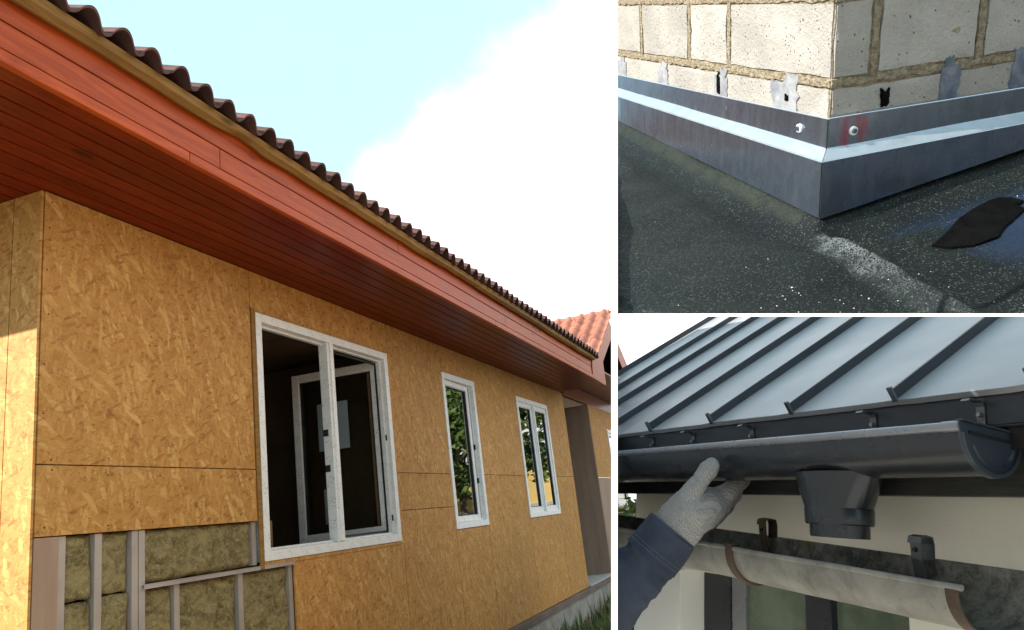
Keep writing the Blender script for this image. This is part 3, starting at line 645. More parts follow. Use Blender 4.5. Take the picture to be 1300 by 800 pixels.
# felt
def felt():
    m, t, p = newmat('mineral_felt'); o = t.obj()
    g = t.nd('ShaderNodeTexVoronoi', {'Vector': o, 'Scale': 520}, None); s = t.nd('ShaderNodeSeparateColor', {0: g.outputs[1]}, None)
    big = t.noise(o, 4, 6, .65, .6)
    base = t.mix(s.outputs[0], (.0015, .0025, .003), t.mix(t.ramp(big, .35, .65), (.0055, .0105, .0088), (.0015, .003, .0042)))
    base = t.mix(t.math('MULTIPLY', t.math('GREATER_THAN', s.outputs[1], .93), .7), base, (.055, .07, .065))
    sx = t.nd('ShaderNodeSeparateXYZ', {0: o}, None); ax, ay = sx.outputs[0], sx.outputs[1]
    wet = t.ramp(t.math('ADD', t.math('ADD', t.math('MULTIPLY', ax, 1.0), t.math('MULTIPLY', ay, .25)), t.math('MULTIPLY', t.math('SUBTRACT', t.noise(o, 9, 5), .5), .16)), .0, .10)
    wet = t.math('MULTIPLY', wet, t.ramp(ay, -.06, -.13))
    lit_band = t.math('MULTIPLY', t.ramp(ax, -.062, -.046), t.ramp(ay, .0, .02)); base = t.mix(t.math('MULTIPLY', lit_band, t.ramp(t.noise(o, 25, 4), .3, .6, .3, .85)), base, t.mix(s.outputs[2], (.007, .010, .007), (.026, .033, .023)))  # lit felt upstand below the apron painted as a paler green band
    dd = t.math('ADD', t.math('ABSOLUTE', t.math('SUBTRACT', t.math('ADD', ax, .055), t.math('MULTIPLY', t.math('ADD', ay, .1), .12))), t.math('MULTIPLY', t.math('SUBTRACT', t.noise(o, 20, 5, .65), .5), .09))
    glare = t.math('MULTIPLY', t.math('MULTIPLY', t.ramp(dd, -.01, .03, 1, 0), t.math('MULTIPLY', t.ramp(ay, -.05, -.075), t.ramp(ay, -.42, -.12, .12, 1))), t.math('GREATER_THAN', s.outputs[1], .42))  # glare along the corner fold, painted as pale grey into the felt colour
    base = t.mix(t.math('MULTIPLY', glare, .5), base, (.20, .22, .24))
    base = t.mix(t.math('MULTIPLY', wet, .85), base, (.012, .022, .045))
    rough = t.mix(wet, t.math('MULTIPLY_ADD', s.outputs[2], .35, .42), .14)
    h = t.math('MULTIPLY', s.outputs[0], t.math('SUBTRACT', 1, t.math('MULTIPLY', wet, .85)))
    setp(t, p, base, rough, 0, t.bump(h, .8, .003), .26); return m
bm = bmesh.new(); nx, ny = 190, 230; x0, x1, y0, y1 = -.80, 1.0, -.80, 1.40; gv = []
def fh(x, y):
    h = -.262 + .042 * max(y, 0) + (.135 * max(x, 0))
    dw = max(0 - x if y > 0 else -x, -y) if not (x > 0 and y > 0) else 0
    dist = -x if y >= 0 else (-y if x >= 0 else math.hypot(x, y))
    if x > -.03 and y > -.03: dist = 0.03
    h += .055 * math.exp(-max(0, dist - .02) / .022)                       # upstand
    h -= .012 * math.exp(-((dist - .10) / .04) ** 2)
    h += .030 * math.exp(-((x + .05 - .12 * (y + .1)) / .018) ** 2) * (1 / (1 + math.exp((y + .06) * 60)))
    h -= .016 * math.exp(-((x - .0) / .03) ** 2 - ((y + .09) / .035) ** 2)
    h += .014 * math.exp(-((y + .17 - .10 * x) / .04) ** 2) * (1 / (1 + math.exp(-(x + .0) * 40)))
    h += .010 * noise.noise(Vector((x * 4, y * 4, 1))) + .004 * noise.noise(Vector((x * 11, y * 11, 4)))
    if x < -.44 - .25 * (y + .2): h -= .005
    return h
for i in range(nx + 1):
    row = []
    for j in range(ny + 1):
        x = x0 + (x1 - x0) * i / nx; y = y0 + (y1 - y0) * j / ny
        row.append(bm.verts.new((x, y, fh(x, y))))
    gv.append(row)
for i in range(nx):
    for j in range(ny):
        bm.faces.new((gv[i][j], gv[i + 1][j], gv[i + 1][j + 1], gv[i][j + 1]))
bmesh.ops.delete(bm, geom=[v for v in bm.verts if not v.link_faces], context='VERTS')
for f in list(bm.faces): pass
top = list(bm.faces)
g_ = bmesh.ops.solidify(bm, geom=list(bm.faces), thickness=.012)
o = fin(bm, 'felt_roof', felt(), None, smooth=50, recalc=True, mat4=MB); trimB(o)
tag(o, kind='structure')
# torn dark flap on the felt and pale grit
bm = bmesh.new(); pl = [(.062, -.205), (.10, -.19), (.145, -.165), (.20, -.135), (.252, -.115), (.272, -.12), (.262, -.150), (.268, -.170), (.25, -.176), (.252, -.19), (.22, -.205), (.18, -.225), (.15, -.245), (.11, -.243), (.08, -.228)]
cx_, cy_ = sum(p[0] for p in pl) / len(pl), sum(p[1] for p in pl) / len(pl)
def flp(k, dz): return [Vector((cx_ + (x - cx_) * k, cy_ + (y - cy_) * k, fh(cx_ + (x - cx_) * k, cy_ + (y - cy_) * k) + dz + (.002 * noise.noise(Vector((x * 40, y * 40, k))) if dz > 0 else 0))) for x, y in pl]
loft(bm, [flp(1, -.002), flp(1, .0045), flp(.8, .0075), flp(.6, .008), flp(.4, .0085), flp(.2, .0085), flp(.05, .0085)])
tag(fin(bm, 'felt_flap', M_tar, None, mat4=MB), 'black torn bitumen patch lying on the wet part of the felt roof', 'felt patch')
bm = bmesh.new(); rnd = random.Random(12)
for k in range(46):
    if k < 34: x, y = rnd.gauss(-.16, .09), rnd.gauss(-.30, .08)
    else: x, y = rnd.uniform(-.4, .2), rnd.uniform(-.5, -.1)
    s = rnd.uniform(.0005, .0013) * (1.6 if rnd.random() < .1 else 1); b = bmesh.ops.create_icosphere(bm, subdivisions=1, radius=s, matrix=Matrix.Translation((x, y, fh(x, y) + s * .4)) @ Matrix.Rotation(rnd.random() * 6, 4, 'Z') @ Matrix.Diagonal((1.4, .9, .5, 1)))
o = fin(bm, 'grit', simple('pale_grit', (.32, .32, .31), (.5, .5, .48), 9, .8, 0, 0), None, mat4=MB); trimB(o); tag(o, 'pale grit scattered on the felt roof', 'grit', kind='stuff')

# ------------------------------------------------------------------ METAL ROOF HOUSE WITH NEW AND OLD GUTTER
SC = 1.55
MC3 = MW @ Matrix(((0.3912524583, 0.9181166108, 0.0631142050), (-0.2030000095, 0.1529928979, -0.9671526091), (-0.8976149007, 0.3655886517, 0.2462365281)))
MC = Matrix.Translation(c2w(Vector((0.7827988963, 0.1932836781, 1.352)) * SC)) @ MC3.to_4x4() @ Matrix.Scale(SC, 4)
M_anth = simple('anthracite_sheet', (.030, .034, .042), (.042, .047, .057), 3, .36, .3, .05, 30, .002)
M_anth2 = simple('anthracite_gutter', (.022, .025, .032), (.030, .034, .042), 3, .26, .3, 0, spec=.7)
M_roof = simple('grey_roof_sheet', (.315, .312, .328), (.36, .356, .372), 2.5, .42, .25, .05, 14, .004, spec=.6)
M_cap = simple('anthracite_cap', (.048, .060, .080), (.062, .076, .098), 3, .34, .25, .05, 30, .002)
M_edge = simple('bright_bead', (.24, .25, .28), (.30, .31, .34), 3, .28, .5, 0)
M_timber = simple('black_stained_timber', (.016, .015, .014), (.035, .033, .030), 20, .7, 0, .6, 70, .004, stretch=(.3, 3, 3))
M_beige = simple('beige_render', (.66, .62, .54), (.75, .71, .63), 2.2, .9, 0, .35, 130, .003)
M_wrend = simple('white_render', (.83, .83, .83), (.88, .88, .88), 3, .9, 0, .3, 120, .003)
M_zincd = simple('bracket_steel', (.075, .08, .088), (.14, .145, .155), 12, .42, .6, .1)
hs = thing('metal_roof_house', 'house with pale grey standing seam roof over a beige wall', 'house', MC)
PIT = R(33.75); tp = math.tan(PIT)
def rz(b): return .081 + (b - .1) * tp
AL, AR, BT = -2.42, .95, 1.45
seams = [AL + .005, -2.06, -1.75, -1.437, -1.129, -.821, -.512, -.212, .075, .38, .69, AR]
nrm = Vector((0, -math.sin(PIT), math.cos(PIT)))
for a, b in zip(seams, seams[1:]):
    bm = bmesh.new(); n = 10; rings = []
    for i in range(n + 1):
        bb = .096 + (BT - .096) * i / n; r = []
        for j in range(7):
            aa = a + (b - a) * j / 6; w = nrm * (.0016 * noise.noise(Vector((aa * 6, bb * 4, 2))) - (.0015 if 0 < j < 6 else 0)); r.append(Vector((aa, bb, rz(bb))) + w)
        rings.append(r + [p - nrm * .012 for p in r[::-1]])
    loft(bm, rings); o = fin(bm, 'roof_pan', M_roof, hs, smooth=35); trimC(o)
for k, s in enumerate(seams):
    bm = bmesh.new(); d = Vector((0, math.cos(PIT), math.sin(PIT))); p = Vector((s, .096, rz(.096))); L = (BT - .096) / math.cos(PIT)
    A = Vector((1, 0, 0)); prf = [(-.0065, -.002), (-.0065, .026), (.0035, .028), (.0035, .024), (-.0035, .022), (-.0035, -.002)]
    prf = [(-.003, -.002), (-.003, .022), (.003, .022), (.003, -.002)]
    loft(bm, [[p + A * x + nrm * z for x, z in prf], [p + d * L + A * x + nrm * z for x, z in prf]]); o = fin(bm, 'standing_seam', M_anth, hs); trimC(o)
    bm = bmesh.new(); q = p + A * 0 - d * .003; loft(bm, [[q + A * x + nrm * z for x, z in ((-.0055, -.004), (-.0055, .029), (.0055, .029), (.0055, -.004))], [q + d * .006 + A * x + nrm * z for x, z in ((-.0055, -.004), (-.0055, .029), (.0055, .029), (.0055, -.004))]]); o = fin(bm, 'seam_end', M_zincd, hs); trimC(o)
o = box('rake_trim', M_anth, hs, 0, 0, 0, 0, 0, 0) if False else None
bm = bmesh.new(); loft(bm, [[(AL - .03, bb, rz(bb) - .05), (AL - .03, bb, rz(bb) + .02), (AL + .004, bb, rz(bb) + .03), (AL + .004, bb, rz(bb) - .05)] for bb in (.09, BT)]); o = fin(bm, 'rake_trim', M_anth, hs); trimC(o)
for nm, mt, b in (('fascia_sheet', M_anth, (AL, AR, .112, .120, .012, .074)), ('fascia_sheet', M_dark, (AL, AR, .121, .16, -.03, .078)), ('timber_board', M_timber, (AL, AR, .150, .185, -.112, .010)), ('soffit_sheet', M_timber, (-1.6, AR, .186, .26, -.105, -.095)),
                  ('fascia_lip', M_anth, (AL, AR, .106, .120, .008, .0115)), ('pipe_stub', M_edge, (.035, .30, .125, .149, -.040, -.022))):
    o = box(nm, mt, hs, *b, bev=.002); trimC(o)
# walls under the eave
WF = -1.25
BW = .25
def wbox(name, mt, *b, bev=.003): o = box(name, mt, hs, *b, bev=bev); trimC(o); return o
wbox('wall', M_beige, -1.452, AR, BW, BW + .1, -.335, -.10)
wbox('wall_pier', M_wrend, -1.440, -1.177, BW - .004, BW + .13, WF, -.337)
wbox('wall', M_beige, -.344, AR, BW, BW + .1, WF, -.337)
wbox('wall', M_beige, -1.452, -1.40, BW + .101, BW + 1.2, WF, -.10)
wbox('room_wall', M_room, -1.40, .6, BW + .8, BW + .84, WF, -.1)
win = wbox('window', M_anth2, -1.176, -1.048, BW + .085, BW + .12, WF, -.337)
for b in ((-.735, -.645), (-.372, -.3445)): box('window_post', M_anth2, win, b[0], b[1], BW + .08, BW + .118, WF, -.338, .003)
box('window_post', M_edge, win, -1.0475, -.985, BW + .09, BW + .118, WF, -.338, .003)
M_gpane = simple('pane_foliage_reflection', (.04, .065, .042), (.15, .19, .14), 5, .10, 0, 0, spec=.8)  # reflected foliage painted into the pane colour as blurred green
for b in ((-.9845, -.7355), (-.6445, -.3725)): box('pane', M_gpane, win, b[0], b[1], BW + .10, BW + .106, WF, -.338)
# new gutter
ng = thing('rain_gutter', 'new anthracite half-round gutter with funnel outlet gripped by the gloved hand', 'gutter', MC)
def halfring(cb, cc, r, n=22, a0=180, a1=360): return [(cb + r * math.cos(R(a0 + (a1 - a0) * i / n)), cc + r * math.sin(R(a0 + (a1 - a0) * i / n))) for i in range(n + 1)]
GB, GC_, GR = .072, -.012, .071
def trough(bm, ring_o, ring_i, a0, a1, n=24, wob=0., axis=None):
    rings = []
    for i in range(n + 1):
        a = a0 + (a1 - a0) * i / n; w = wob * noise.noise(Vector((a * 3, 0, 1)))
        rings.append([(a, b, c + w) for b, c in ring_o] + [(a, b, c + w) for b, c in ring_i[::-1]])
    loft(bm, rings)
ro = halfring(GB, GC_, GR); ri = halfring(GB, GC_, GR - .0022)
ro = [(GB - GR, .002)] + ro + [(GB + GR, -.010)]; ri = [(GB - GR + .0022, .002)] + ri + [(GB + GR - .0022, -.010)]
bm = bmesh.new(); trough(bm, ro, ri, -2.4, -.001); o = fin(bm, 'gutter_channel', M_anth2, ng, smooth=40); trimC(o)
bm = bmesh.new(); tube(bm, [(-2.4, .0005, -.001), (-.022, .0005, -.001)], .0085, 14); o = fin(bm, 'front_bead', M_edge, ng, smooth=60); trimC(o)
bm = bmesh.new(); tube(bm, [(-.030, .0005, -.001), (.004, .0005, -.001)], .0098, 14); fin(bm, 'bead_cap', M_edge, ng, smooth=40)
ecp = [(GB - GR - .006, .0075)] + halfring(GB, GC_, GR + .004, 30) + [(GB + GR + .004, -.006)]
bm = bmesh.new(); prism(bm, [(0., b, c) for b, c in ecp], (.006, 0, 0)); ec = fin(bm, 'end_cap', M_cap, ng)
rimo = halfring(GB, GC_, GR + .0035, 30); rimi = halfring(GB, GC_, GR - .004, 30)
bm = bmesh.new(); loft(bm, [[(.0062, b, c), (.0115, b, c), (.0115, b2, c2), (.0062, b2, c2)] for (b, c), (b2, c2) in zip(rimo, rimi)]); fin(bm, 'cap_rim', M_cap, ec, smooth=30)
bm = bmesh.new(); loft(bm, [[(.0062, b, c), (.0105, (b + b2) / 2, (c + c2) / 2), (.0062, b2, c2)] for (b, c), (b2, c2) in zip(halfring(GB + .002, GC_ - .002, GR - .014, 24, 200, 340), halfring(GB + .002, GC_ - .002, GR - .0185, 24, 200, 340))]); fin(bm, 'cap_bead', M_cap, ec, smooth=60)
bm = bmesh.new(); prism(bm, [(.0062, GB - GR + .014, -.0085), (.0062, GB + GR - .012, -.0185), (.0062, GB + GR - .012, -.0225), (.0062, GB - GR + .014, -.0125)], (.003, 0, 0)); fin(bm, 'cap_crease', M_dark, ec)
bm = bmesh.new(); prism(bm, [(-.004, GB - GR - .004, .0085), (-.004, GB + GR + .004, -.005), (-.004, GB + GR + .004, -.0015), (-.004, GB - GR - .004, .0115)], (.0148, 0, 0)); fin(bm, 'cap_top', M_cap, ec)
# outlet funnel
OA = -.352
def ell(a, b, c, ra, rb, n=36): return [(a + ra * math.cos(2 * math.pi * i / n), b + rb * math.sin(2 * math.pi * i / n), c) for i in range(n)]
bm = bmesh.new(); loft(bm, [ell(OA, GB, -.070, .110, .060), ell(OA, GB, -.086, .106, .0595), ell(OA, GB, -.120, .092, .058), ell(OA, GB, -.146, .0785, .057)], cap=True); fu = fin(bm, 'outlet_funnel', M_anth2, ng, smooth=40)
bm = bmesh.new(); loft(bm, [ell(OA, GB, -.1455, .0795, .0580), ell(OA, GB, -.148, .0805, .0590), ell(OA, GB, -.177, .0790, .0575), ell(OA, GB, -.180, .0770, .055)]); fin(bm, 'outlet_collar', M_anth2, fu, smooth=30)
bm = bmesh.new(); loft(bm, [ell(OA, GB, -.1795, .069, .050), ell(OA, GB, -.205, .0685, .0495), ell(OA, GB, -.206, .064, .045), ell(OA, GB, -.185, .064, .045)], cap=True); fin(bm, 'outlet_spigot', M_anth2, fu, smooth=30)
# gutter brackets
def strap_bar(bm, pts, wd, th):
    """flat bar along a (b,c) polyline, width along a"""
    pts = [Vector((0, *p)) for p in pts]; rings = []
    for i, p in enumerate(pts):
        d = (pts[min(i + 1, len(pts) - 1)] - pts[max(i - 1, 0)]).normalized(); nn_ = Vector((0, -d.z, d.y)); A = Vector((wd / 2, 0, 0)); rings.append([p - A, p + A, p + A + nn_ * th, p - A + nn_ * th])
    loft(bm, rings)
bm = bmesh.new(); strap_bar(bm, [(.070, .0535), (.074, .0575), (.098, .0585), (.106, .056), (.109, .049), (.109, .02), (.104, .004), (.088, -.022)], .017, .003); bmh = bpy.data.meshes.new('gutter_bracket'); bmesh.ops.recalc_face_normals(bm, faces=bm.faces); bm.to_mesh(bmh); bm.free(); bmh.materials.append(M_zincd)
bm = bmesh.new(); cyl(bm, (0, .1085, .034), (0, .1015, .034), .0048, .0042, 10); bms = bpy.data.meshes.new('screw'); bm.to_mesh(bms); bm.free(); bms.materials.append(M_pvcp if False else M_edge)
for a in (-1.137, -.925, -.672, -.283, -.037):
    o = bpy.data.objects.new('gutter_bracket', bmh); link(o, ng); o.location = (a, 0, -.001); s = bpy.data.objects.new('screw', bms); link(s, o)
# old gutter: hangs loose and falls towards the near end
def zinc():
    m, t, p = newmat('weathered_zinc'); o = t.obj(); a = t.noise(o, 9, 7, .65, .4); b = t.noise(t.mapping(o, (5, 1.5, 1.5)), 5, 6, .65); c = t.noise(o, 120, 4, .7)
    base = t.mix(t.ramp(a, .3, .7), (.17, .165, .152), (.31, .30, .28)); base = t.mix(t.ramp(b, .54, .72, 0, .5), base, (.10, .098, .06)); base = t.mix(t.ramp(c, .58, .72, 0, .5), base, (.07, .065, .055))
    base = t.mix(t.ramp(t.noise(t.mapping(o, (4, 1, 1)), 9, 8, .8), .55, .8, 0, .45), base, (.085, .078, .066))
    setp(t, p, base, t.math('MULTIPLY_ADD', a, .35, .38), .25, t.bump(t.math('ADD', a, t.math('MULTIPLY', c, .4)), .35, .006), .4); return m
M_zinc = zinc()
def zincin():
    m, t, p = newmat('grimy_zinc_inside'); o = t.obj(); a = t.noise(o, 26, 9, .78, .2); c = t.noise(o, 200, 5, .75)
    z = t.nd('ShaderNodeSeparateXYZ', {0: o}, 2)
    base = t.mix(t.ramp(a, .35, .65), (.06, .057, .05), (.23, .222, .20)); base = t.mix(t.ramp(c, .5, .7, 0, .55), base, (.22, .215, .20)); base = t.mix(t.ramp(t.noise(o, 7, 5), .52, .66, 0, .5), base, (.13, .11, .045))
    setp(t, p, base, .85, 0, t.bump(t.math('ADD', a, c), .7, .008), .2); return m
M_zinci = zincin()
M_rust = simple('rusty_iron', (.04, .028, .022), (.10, .065, .048), 14, .75, .1, .5, 70, .004)
sl = math.atan((-.272 + .227) / (1.15 - .03)); 
MO = MC @ Matrix.Translation((-.6, 0, -.25)) @ Matrix.Rotation(-sl * 1.0, 4, 'Y') 
og = thing('old_gutter', 'weathered grey zinc half-round gutter hanging under the new one', 'gutter', MO)
ob, oc, orr = .075, .0, .075
def hr(r, c0=0., a0=180, a1=360): return halfring(ob, c0, r, 22, a0, a1)
for a0_, a1_, e_ in ((180, 264, .570), (264, 360, 1.5)):      # the front half stops short, the back half runs on
    bm = bmesh.new(); trough(bm, hr(.075, 0, a0_, a1_), hr(.0735, 0, a0_, a1_), -1.7, e_, 40, .003); o = fin(bm, 'gutter_channel', M_zinc, og, smooth=45); trimC(o)
    bm = bmesh.new(); trough(bm, hr(.0732, 0, a0_, a1_), hr(.0722, 0, a0_, a1_), -1.7, e_ - .003, 40, .003); o = fin(bm, 'gutter_lining', M_zinci, og, smooth=45); trimC(o)
bm = bmesh.new(); tube(bm, [(-1.7 + i * .0913, .0005, .001 + .003 * noise.noise(Vector(((-1.7 + i * .0913) * 3, 0, 1)))) for i in range(26)], .0055, 10); o = fin(bm, 'front_bead', M_zinc, og, smooth=60); trimC(o)
bm = bmesh.new(); abox(bm, -1.7, 1.5, .1475, .1535, -.03, .034, .002); o = fin(bm, 'back_flange', M_zinci, og); trimC(o)
bm = bmesh.new(); strap = halfring(ob, 0, .0785, 20); loft(bm, [[(.552, b, c), (.576, b, c), (.576, b2, c2), (.552, b2, c2)] for (b, c), (b2, c2) in zip(strap, halfring(ob, 0, .0755, 20))]); fin(bm, 'rust_strap', M_rust, og, smooth=40)
bm = bmesh.new(); strap = halfring(ob, 0, .0815, 20); loft(bm, [[(-.035, b, c), (-.012, b, c), (-.012, b2, c2), (-.035, b2, c2)] for (b, c), (b2, c2) in zip([(-.009, .012)] + strap, [(-.004, .012)] + halfring(ob, 0, .0756, 20))]); fin(bm, 'rust_strap', M_rust, og, smooth=40)
bm = bmesh.new(); abox(bm, -.038, -.009, -.010, .012, .0065, .0125, .001); fin(bm, 'strap_hook', M_rust, og)
for a in (-.045 + .0, .398):
    bm = bmesh.new(); strap_bar(bm, [(.112, .060), (.114, .071), (.128, .074), (.143, .072), (.146, .06), (.146, .03)], .030, .003); o = fin(bm, 'gutter_bracket', M_rust if a < 0 else M_zincd, og); o.location = (a, 0, 0)
    bm = bmesh.new(); strap_bar(bm, [(.112, .069), (.116, .03), (.124, -.005), (.130, -.04), (.128, -.055)], .024, .003); s = fin(bm, 'bracket_arm', M_rust if a < 0 else M_zincd, o)
    for cc, bb in ((.048, .1125), (-.03, .127)):
        bm = bmesh.new(); cyl(bm, (0, bb + .001, cc), (0, bb - .004, cc), .0048, .004, 10); fin(bm, 'rivet', M_dark, o)

# ------------------------------------------------------------------ GLOVED HAND
ps = thing('person', 'forearm in navy work sleeve with grey knitted glove gripping the dark gutter', 'person', MC @ Matrix.Translation((-.72, -.05, -.2)))
DH = 1.93 * SC
pim = ps.matrix_world.inverted() if False else (MC @ Matrix.Translation((-.72, -.05, -.2))).inverted()
def hp(x, y, dz=0.):                                  # photo point at hand depth + dz metres -> person space
    d = DH + dz; return pim @ c2w(ray(x, y) * d)
PXM = DH / F / SC                                     # one photo pixel in person units at the hand
def glovemat():
    m, t, p = newmat('grey_knit'); o = t.obj()
    n1 = t.noise(o, 380, 3, .7); n2 = t.noise(o, 30, 4); w = t.nd('ShaderNodeTexWave', {'Vector': o, 'Scale': 95, 'Distortion': .6, 'Detail': 2}, 1)
    base = t.mix(t.ramp(n1, .30, .72), (.31, .30, .30), (.60, .58, .58)); base = t.mix(t.ramp(n2, .3, .7, 0, .3), base, (.44, .42, .42))
    setp(t, p, base, .95, 0, t.bump(t.math('ADD', n1, t.math('MULTIPLY', w, .8)), .9, .006), .1); return m
def skin(name, chains, mat, root=0, sub=2):
    """chains: list of lists of (point, radius); a chain starting with an int branches from that vertex"""
    vs, es, rd = [], [], []
    for ch in chains:
        prev = None
        for it in ch:
            if isinstance(it, int): prev = it; continue
            vs.append(it[0]); rd.append(it[1]); k = len(vs) - 1
            if prev is not None: es.append((prev, k))
            prev = k
    me = bpy.data.meshes.new(name); me.from_pydata([tuple(v) for v in vs], es, []); o = bpy.data.objects.new(name, me); link(o)
    md = o.modifiers.new('s', 'SKIN'); md.use_smooth_shade = True
    for i, v in enumerate(me.skin_vertices[0].data): r = rd[i]; v.radius = (r, r) if not isinstance(r, tuple) else r; v.use_root = (i == root)
    o.modifiers.new('u', 'SUBSURF').levels = sub; o.modifiers['u'].render_levels = sub
    dg = bpy.context.evaluated_depsgraph_get(); dg.update(); me2 = bpy.data.meshes.new_from_object(o.evaluated_get(dg)); me2.name = name
    bpy.data.objects.remove(o); me2.materials.clear(); me2.materials.append(mat)
    for p in me2.polygons: p.use_smooth = True
    return me2
P_ = PXM
chains = [
    [(hp(842, 690, .0), 26 * P_), (hp(858, 668, .0), 27 * P_), (hp(875, 652, .0), 31 * P_), (hp(893, 645, .02), 27 * P_), (hp(909, 639, .05), 20 * P_)],
    [2, (hp(872, 636, -.02), 16 * P_), (hp(884, 617, -.02), 12.5 * P_), (hp(892, 606, -.015), 11.5 * P_), (hp(899, 597, -.01), 12.5 * P_), (hp(904, 591, -.008), 10 * P_)],
    [4, (hp(921, 628, .06), 13.5 * P_), (hp(934, 616, .11), 12 * P_), (hp(944, 609, .17), 10 * P_)],
    [4, (hp(919, 638, .10), 13 * P_), (hp(931, 628, .16), 11.5 * P_), (hp(937, 615, .22), 9.5 * P_)],
    [3, (hp(911, 650, .10), 13 * P_), (hp(923, 641, .16), 11 * P_), (hp(929, 627, .22), 9 * P_)],
    [3, (hp(902, 661, .09), 12 * P_), (hp(913, 653, .15), 10 * P_), (hp(919, 641, .20), 8.5 * P_)],
]
bm = bmesh.new(); allv = [it for ch in chains for it in ch if not isinstance(it, int)]
for ch in chains:                                     # overlapping tapered limbs, welded into one skin
    seq = [allv[it] if isinstance(it, int) else it for it in ch]
    for (p0, r0), (p1, r1) in zip(seq, seq[1:]):
        for f in [k / 7 for k in range(8)]: bmesh.ops.create_icosphere(bm, subdivisions=2, radius=r0 * (1 - f) + r1 * f, matrix=Matrix.Translation(p0.lerp(p1, f)))
me = bpy.data.meshes.new('glove'); bm.to_mesh(me); bm.free(); glove = bpy.data.objects.new('glove_tmp', me); link(glove)
md = glove.modifiers.new('r', 'REMESH'); md.mode = 'VOXEL'; md.voxel_size = .0024
md = glove.modifiers.new('s', 'SMOOTH'); md.iterations = 7; md.factor = .5
dg = bpy.context.evaluated_depsgraph_get(); dg.update(); gm = bpy.data.meshes.new_from_object(glove.evaluated_get(dg)); gm.name = 'glove'; bpy.data.objects.remove(glove)
gm.materials.clear(); gm.materials.append(glovemat()); glove = bpy.data.objects.new('glove', gm); link(glove, ps)
bm = bmesh.new(); bm.from_mesh(gm); bm.normal_update()
cr = [(hp(889, 611, -.02), (hp(904, 591) - hp(874, 632)).normalized()), (hp(866, 660), (hp(876, 650) - hp(842, 690)).normalized())]
for v in bm.verts:
    v.co += v.normal * (.0016 * noise.noise(v.co * 45) + .0007 * noise.noise(v.co * 140))
    for c, ax in cr[:1]:
        if (v.co - c).length < .03: v.co -= v.normal * .0022 * math.exp(-(((v.co - c).dot(ax)) / .0028) ** 2)
for f in bm.faces: f.smooth = True
bm.to_mesh(gm); bm.free()
# knitted cuff ribs
bm = bmesh.new(); a0, a1 = hp(842, 692), hp(872, 654); ax = (a1 - a0).normalized(); u = ax.orthogonal().normalized(); w = ax.cross(u); rings = []
for i in range(13):
    f = i / 12; c = a0.lerp(a1, f); rr_ = (27.6 + 3.6 * f) * P_ * (1.0 if f < .8 else 1.0 - (f - .8) * .5)
    rings.append([c + (u * math.cos(k * math.pi / 60) + w * math.sin(k * math.pi / 60) * .96) * rr_ * (1 + .016 * math.cos(k * math.pi / 60 * 40)) for k in range(120)])
loft(bm, rings); fin(bm, 'glove_cuff', bpy.data.materials['grey_knit'], ps, smooth=70)
def denim():
    m, t, p = newmat('navy_twill'); o = t.obj(); n1 = t.noise(o, 300, 2); n2 = t.noise(o, 8, 5, .6)
    base = t.mix(t.ramp(n2, .3, .7), (.026, .035, .060), (.056, .070, .108)); base = t.mix(t.math('MULTIPLY', n1, .35), base, (.085, .098, .13))
    setp(t, p, base, .85, 0, t.bump(t.math('ADD', n1, t.math('MULTIPLY', n2, 2)), .3, .004), .2); return m
M_navy = denim()
pth = [(hp(854, 672, .0), 29), (hp(852, 675, .0), 31), (hp(840, 692, .0), 32), (hp(826, 709, -.01), 33), (hp(810, 726, -.02), 35.5), (hp(790, 747, -.03), 38), (hp(765, 772, -.04), 40), (hp(735, 800, -.05), 41)]
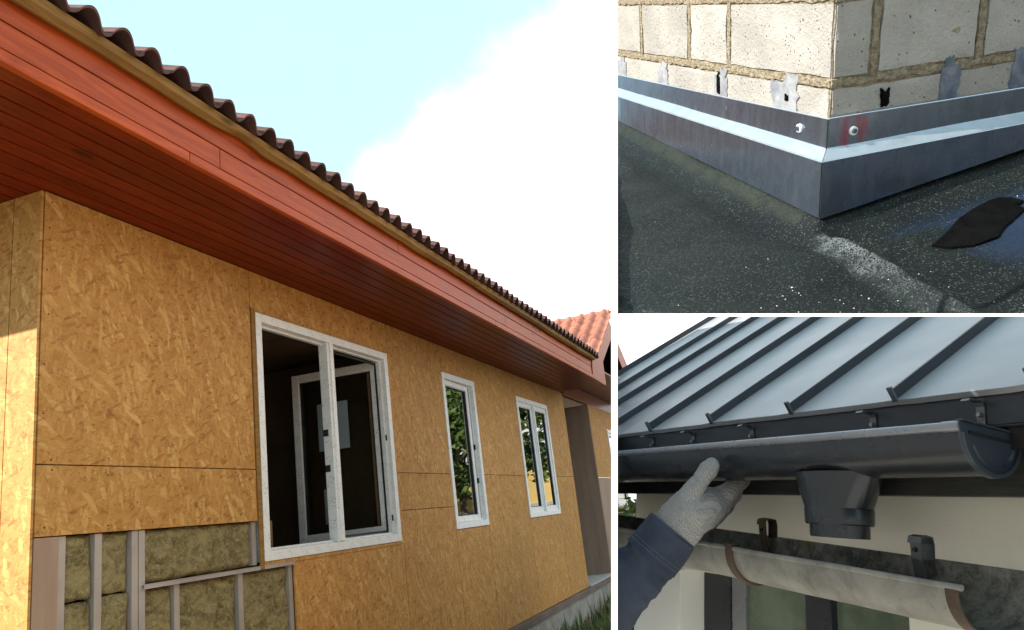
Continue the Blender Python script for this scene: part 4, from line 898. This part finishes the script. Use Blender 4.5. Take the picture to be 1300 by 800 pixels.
def sleeve(i0, i1, extra, name, n=64, seed=0., sub=9):
    bm = bmesh.new(); rings = []; seq = pth[i0:i1]
    for j in range(len(seq) - 1):
        for s in range(sub if j < len(seq) - 2 else sub + 1):
            f = s / sub; c = seq[j][0].lerp(seq[j + 1][0], f); r = (seq[j][1] * (1 - f) + seq[j + 1][1] * f + extra) * P_
            rings.append((c, r))
    ax = (seq[-1][0] - seq[0][0]).normalized(); u = ax.orthogonal().normalized(); w = ax.cross(u); out = []; k0 = len(rings)
    for j, (c, r) in enumerate(rings):
        out.append([c + (u * math.cos(2 * math.pi * k / n) + w * math.sin(2 * math.pi * k / n) * .95) * r * (1 + (.06 * noise.noise(Vector((math.cos(2 * math.pi * k / n) * 1.1 + 2, math.sin(2 * math.pi * k / n) * 1.1 + j * .11, j * .42 + seed))) if i0 else 0) + (.09 if i0 else .03) * noise.noise(Vector((math.cos(2 * math.pi * k / n) * 1.6, math.sin(2 * math.pi * k / n) * 1.6, j * .16 + seed))) + (.07 * noise.noise(Vector((math.cos(2 * math.pi * k / n) * 1.2 + j * .17, math.sin(2 * math.pi * k / n) * .9, seed + 3))) if i0 else 0)) for k in range(n)])
    loft(bm, out); o = fin(bm, name, M_navy, ps, smooth=70); trimC(o); return o, out
sl_, rg = sleeve(2, 8, 0, 'sleeve', seed=1.)
cu, rg = sleeve(0, 4, 3.4, 'sleeve_cuff', seed=4.)
for off in (.80, .86):                                       # stitched seam of the cuff
    ring = rg[int(len(rg) * off)]; bm = bmesh.new()
    c = sum((Vector(p) for p in ring), Vector()) / len(ring)
    for k in range(0, len(ring)):
        a, b = Vector(ring[k]), Vector(ring[(k + 1) % len(ring)]); tube(bm, [c + (a - c) * 1.006, c + (a.lerp(b, .6) - c) * 1.006],   .0008, 5)
    o = fin(bm, 'stitching', M_smearb, cu); trimC(o)
# ------------------------------------------------------------------ shrub beyond the metal roof house
rnd = random.Random(21)
bp = c2w(ray(812, 690) * 7.6); bp.z = -.42
sh = thing('garden_shrub', 'leafy garden shrub beyond the end of the beige wall', 'shrub', Matrix.Translation(bp))
bm = bmesh.new()
for k in range(60): leaf_cloud(bm, (rnd.uniform(-.7, .5), rnd.uniform(-.4, .4), rnd.uniform(.0, 1.35)), (.28, .28, .25), 110, rnd, .05)
f_ = fin(bm, 'crown', M_leafA, sh, recalc=False); cut(f_, PX, -NX)
bm = bmesh.new()
for k in range(7): tube(bm, [(.2, 0, -.05), (.2 + rnd.uniform(-.1, .15), rnd.uniform(-.2, .2), .5), (.2 + rnd.uniform(-.1, .2), rnd.uniform(-.3, .3), 1.2)], [.02, .014, .006], 6)
f_ = fin(bm, 'stem', M_bark, sh); cut(f_, PX, -NX)
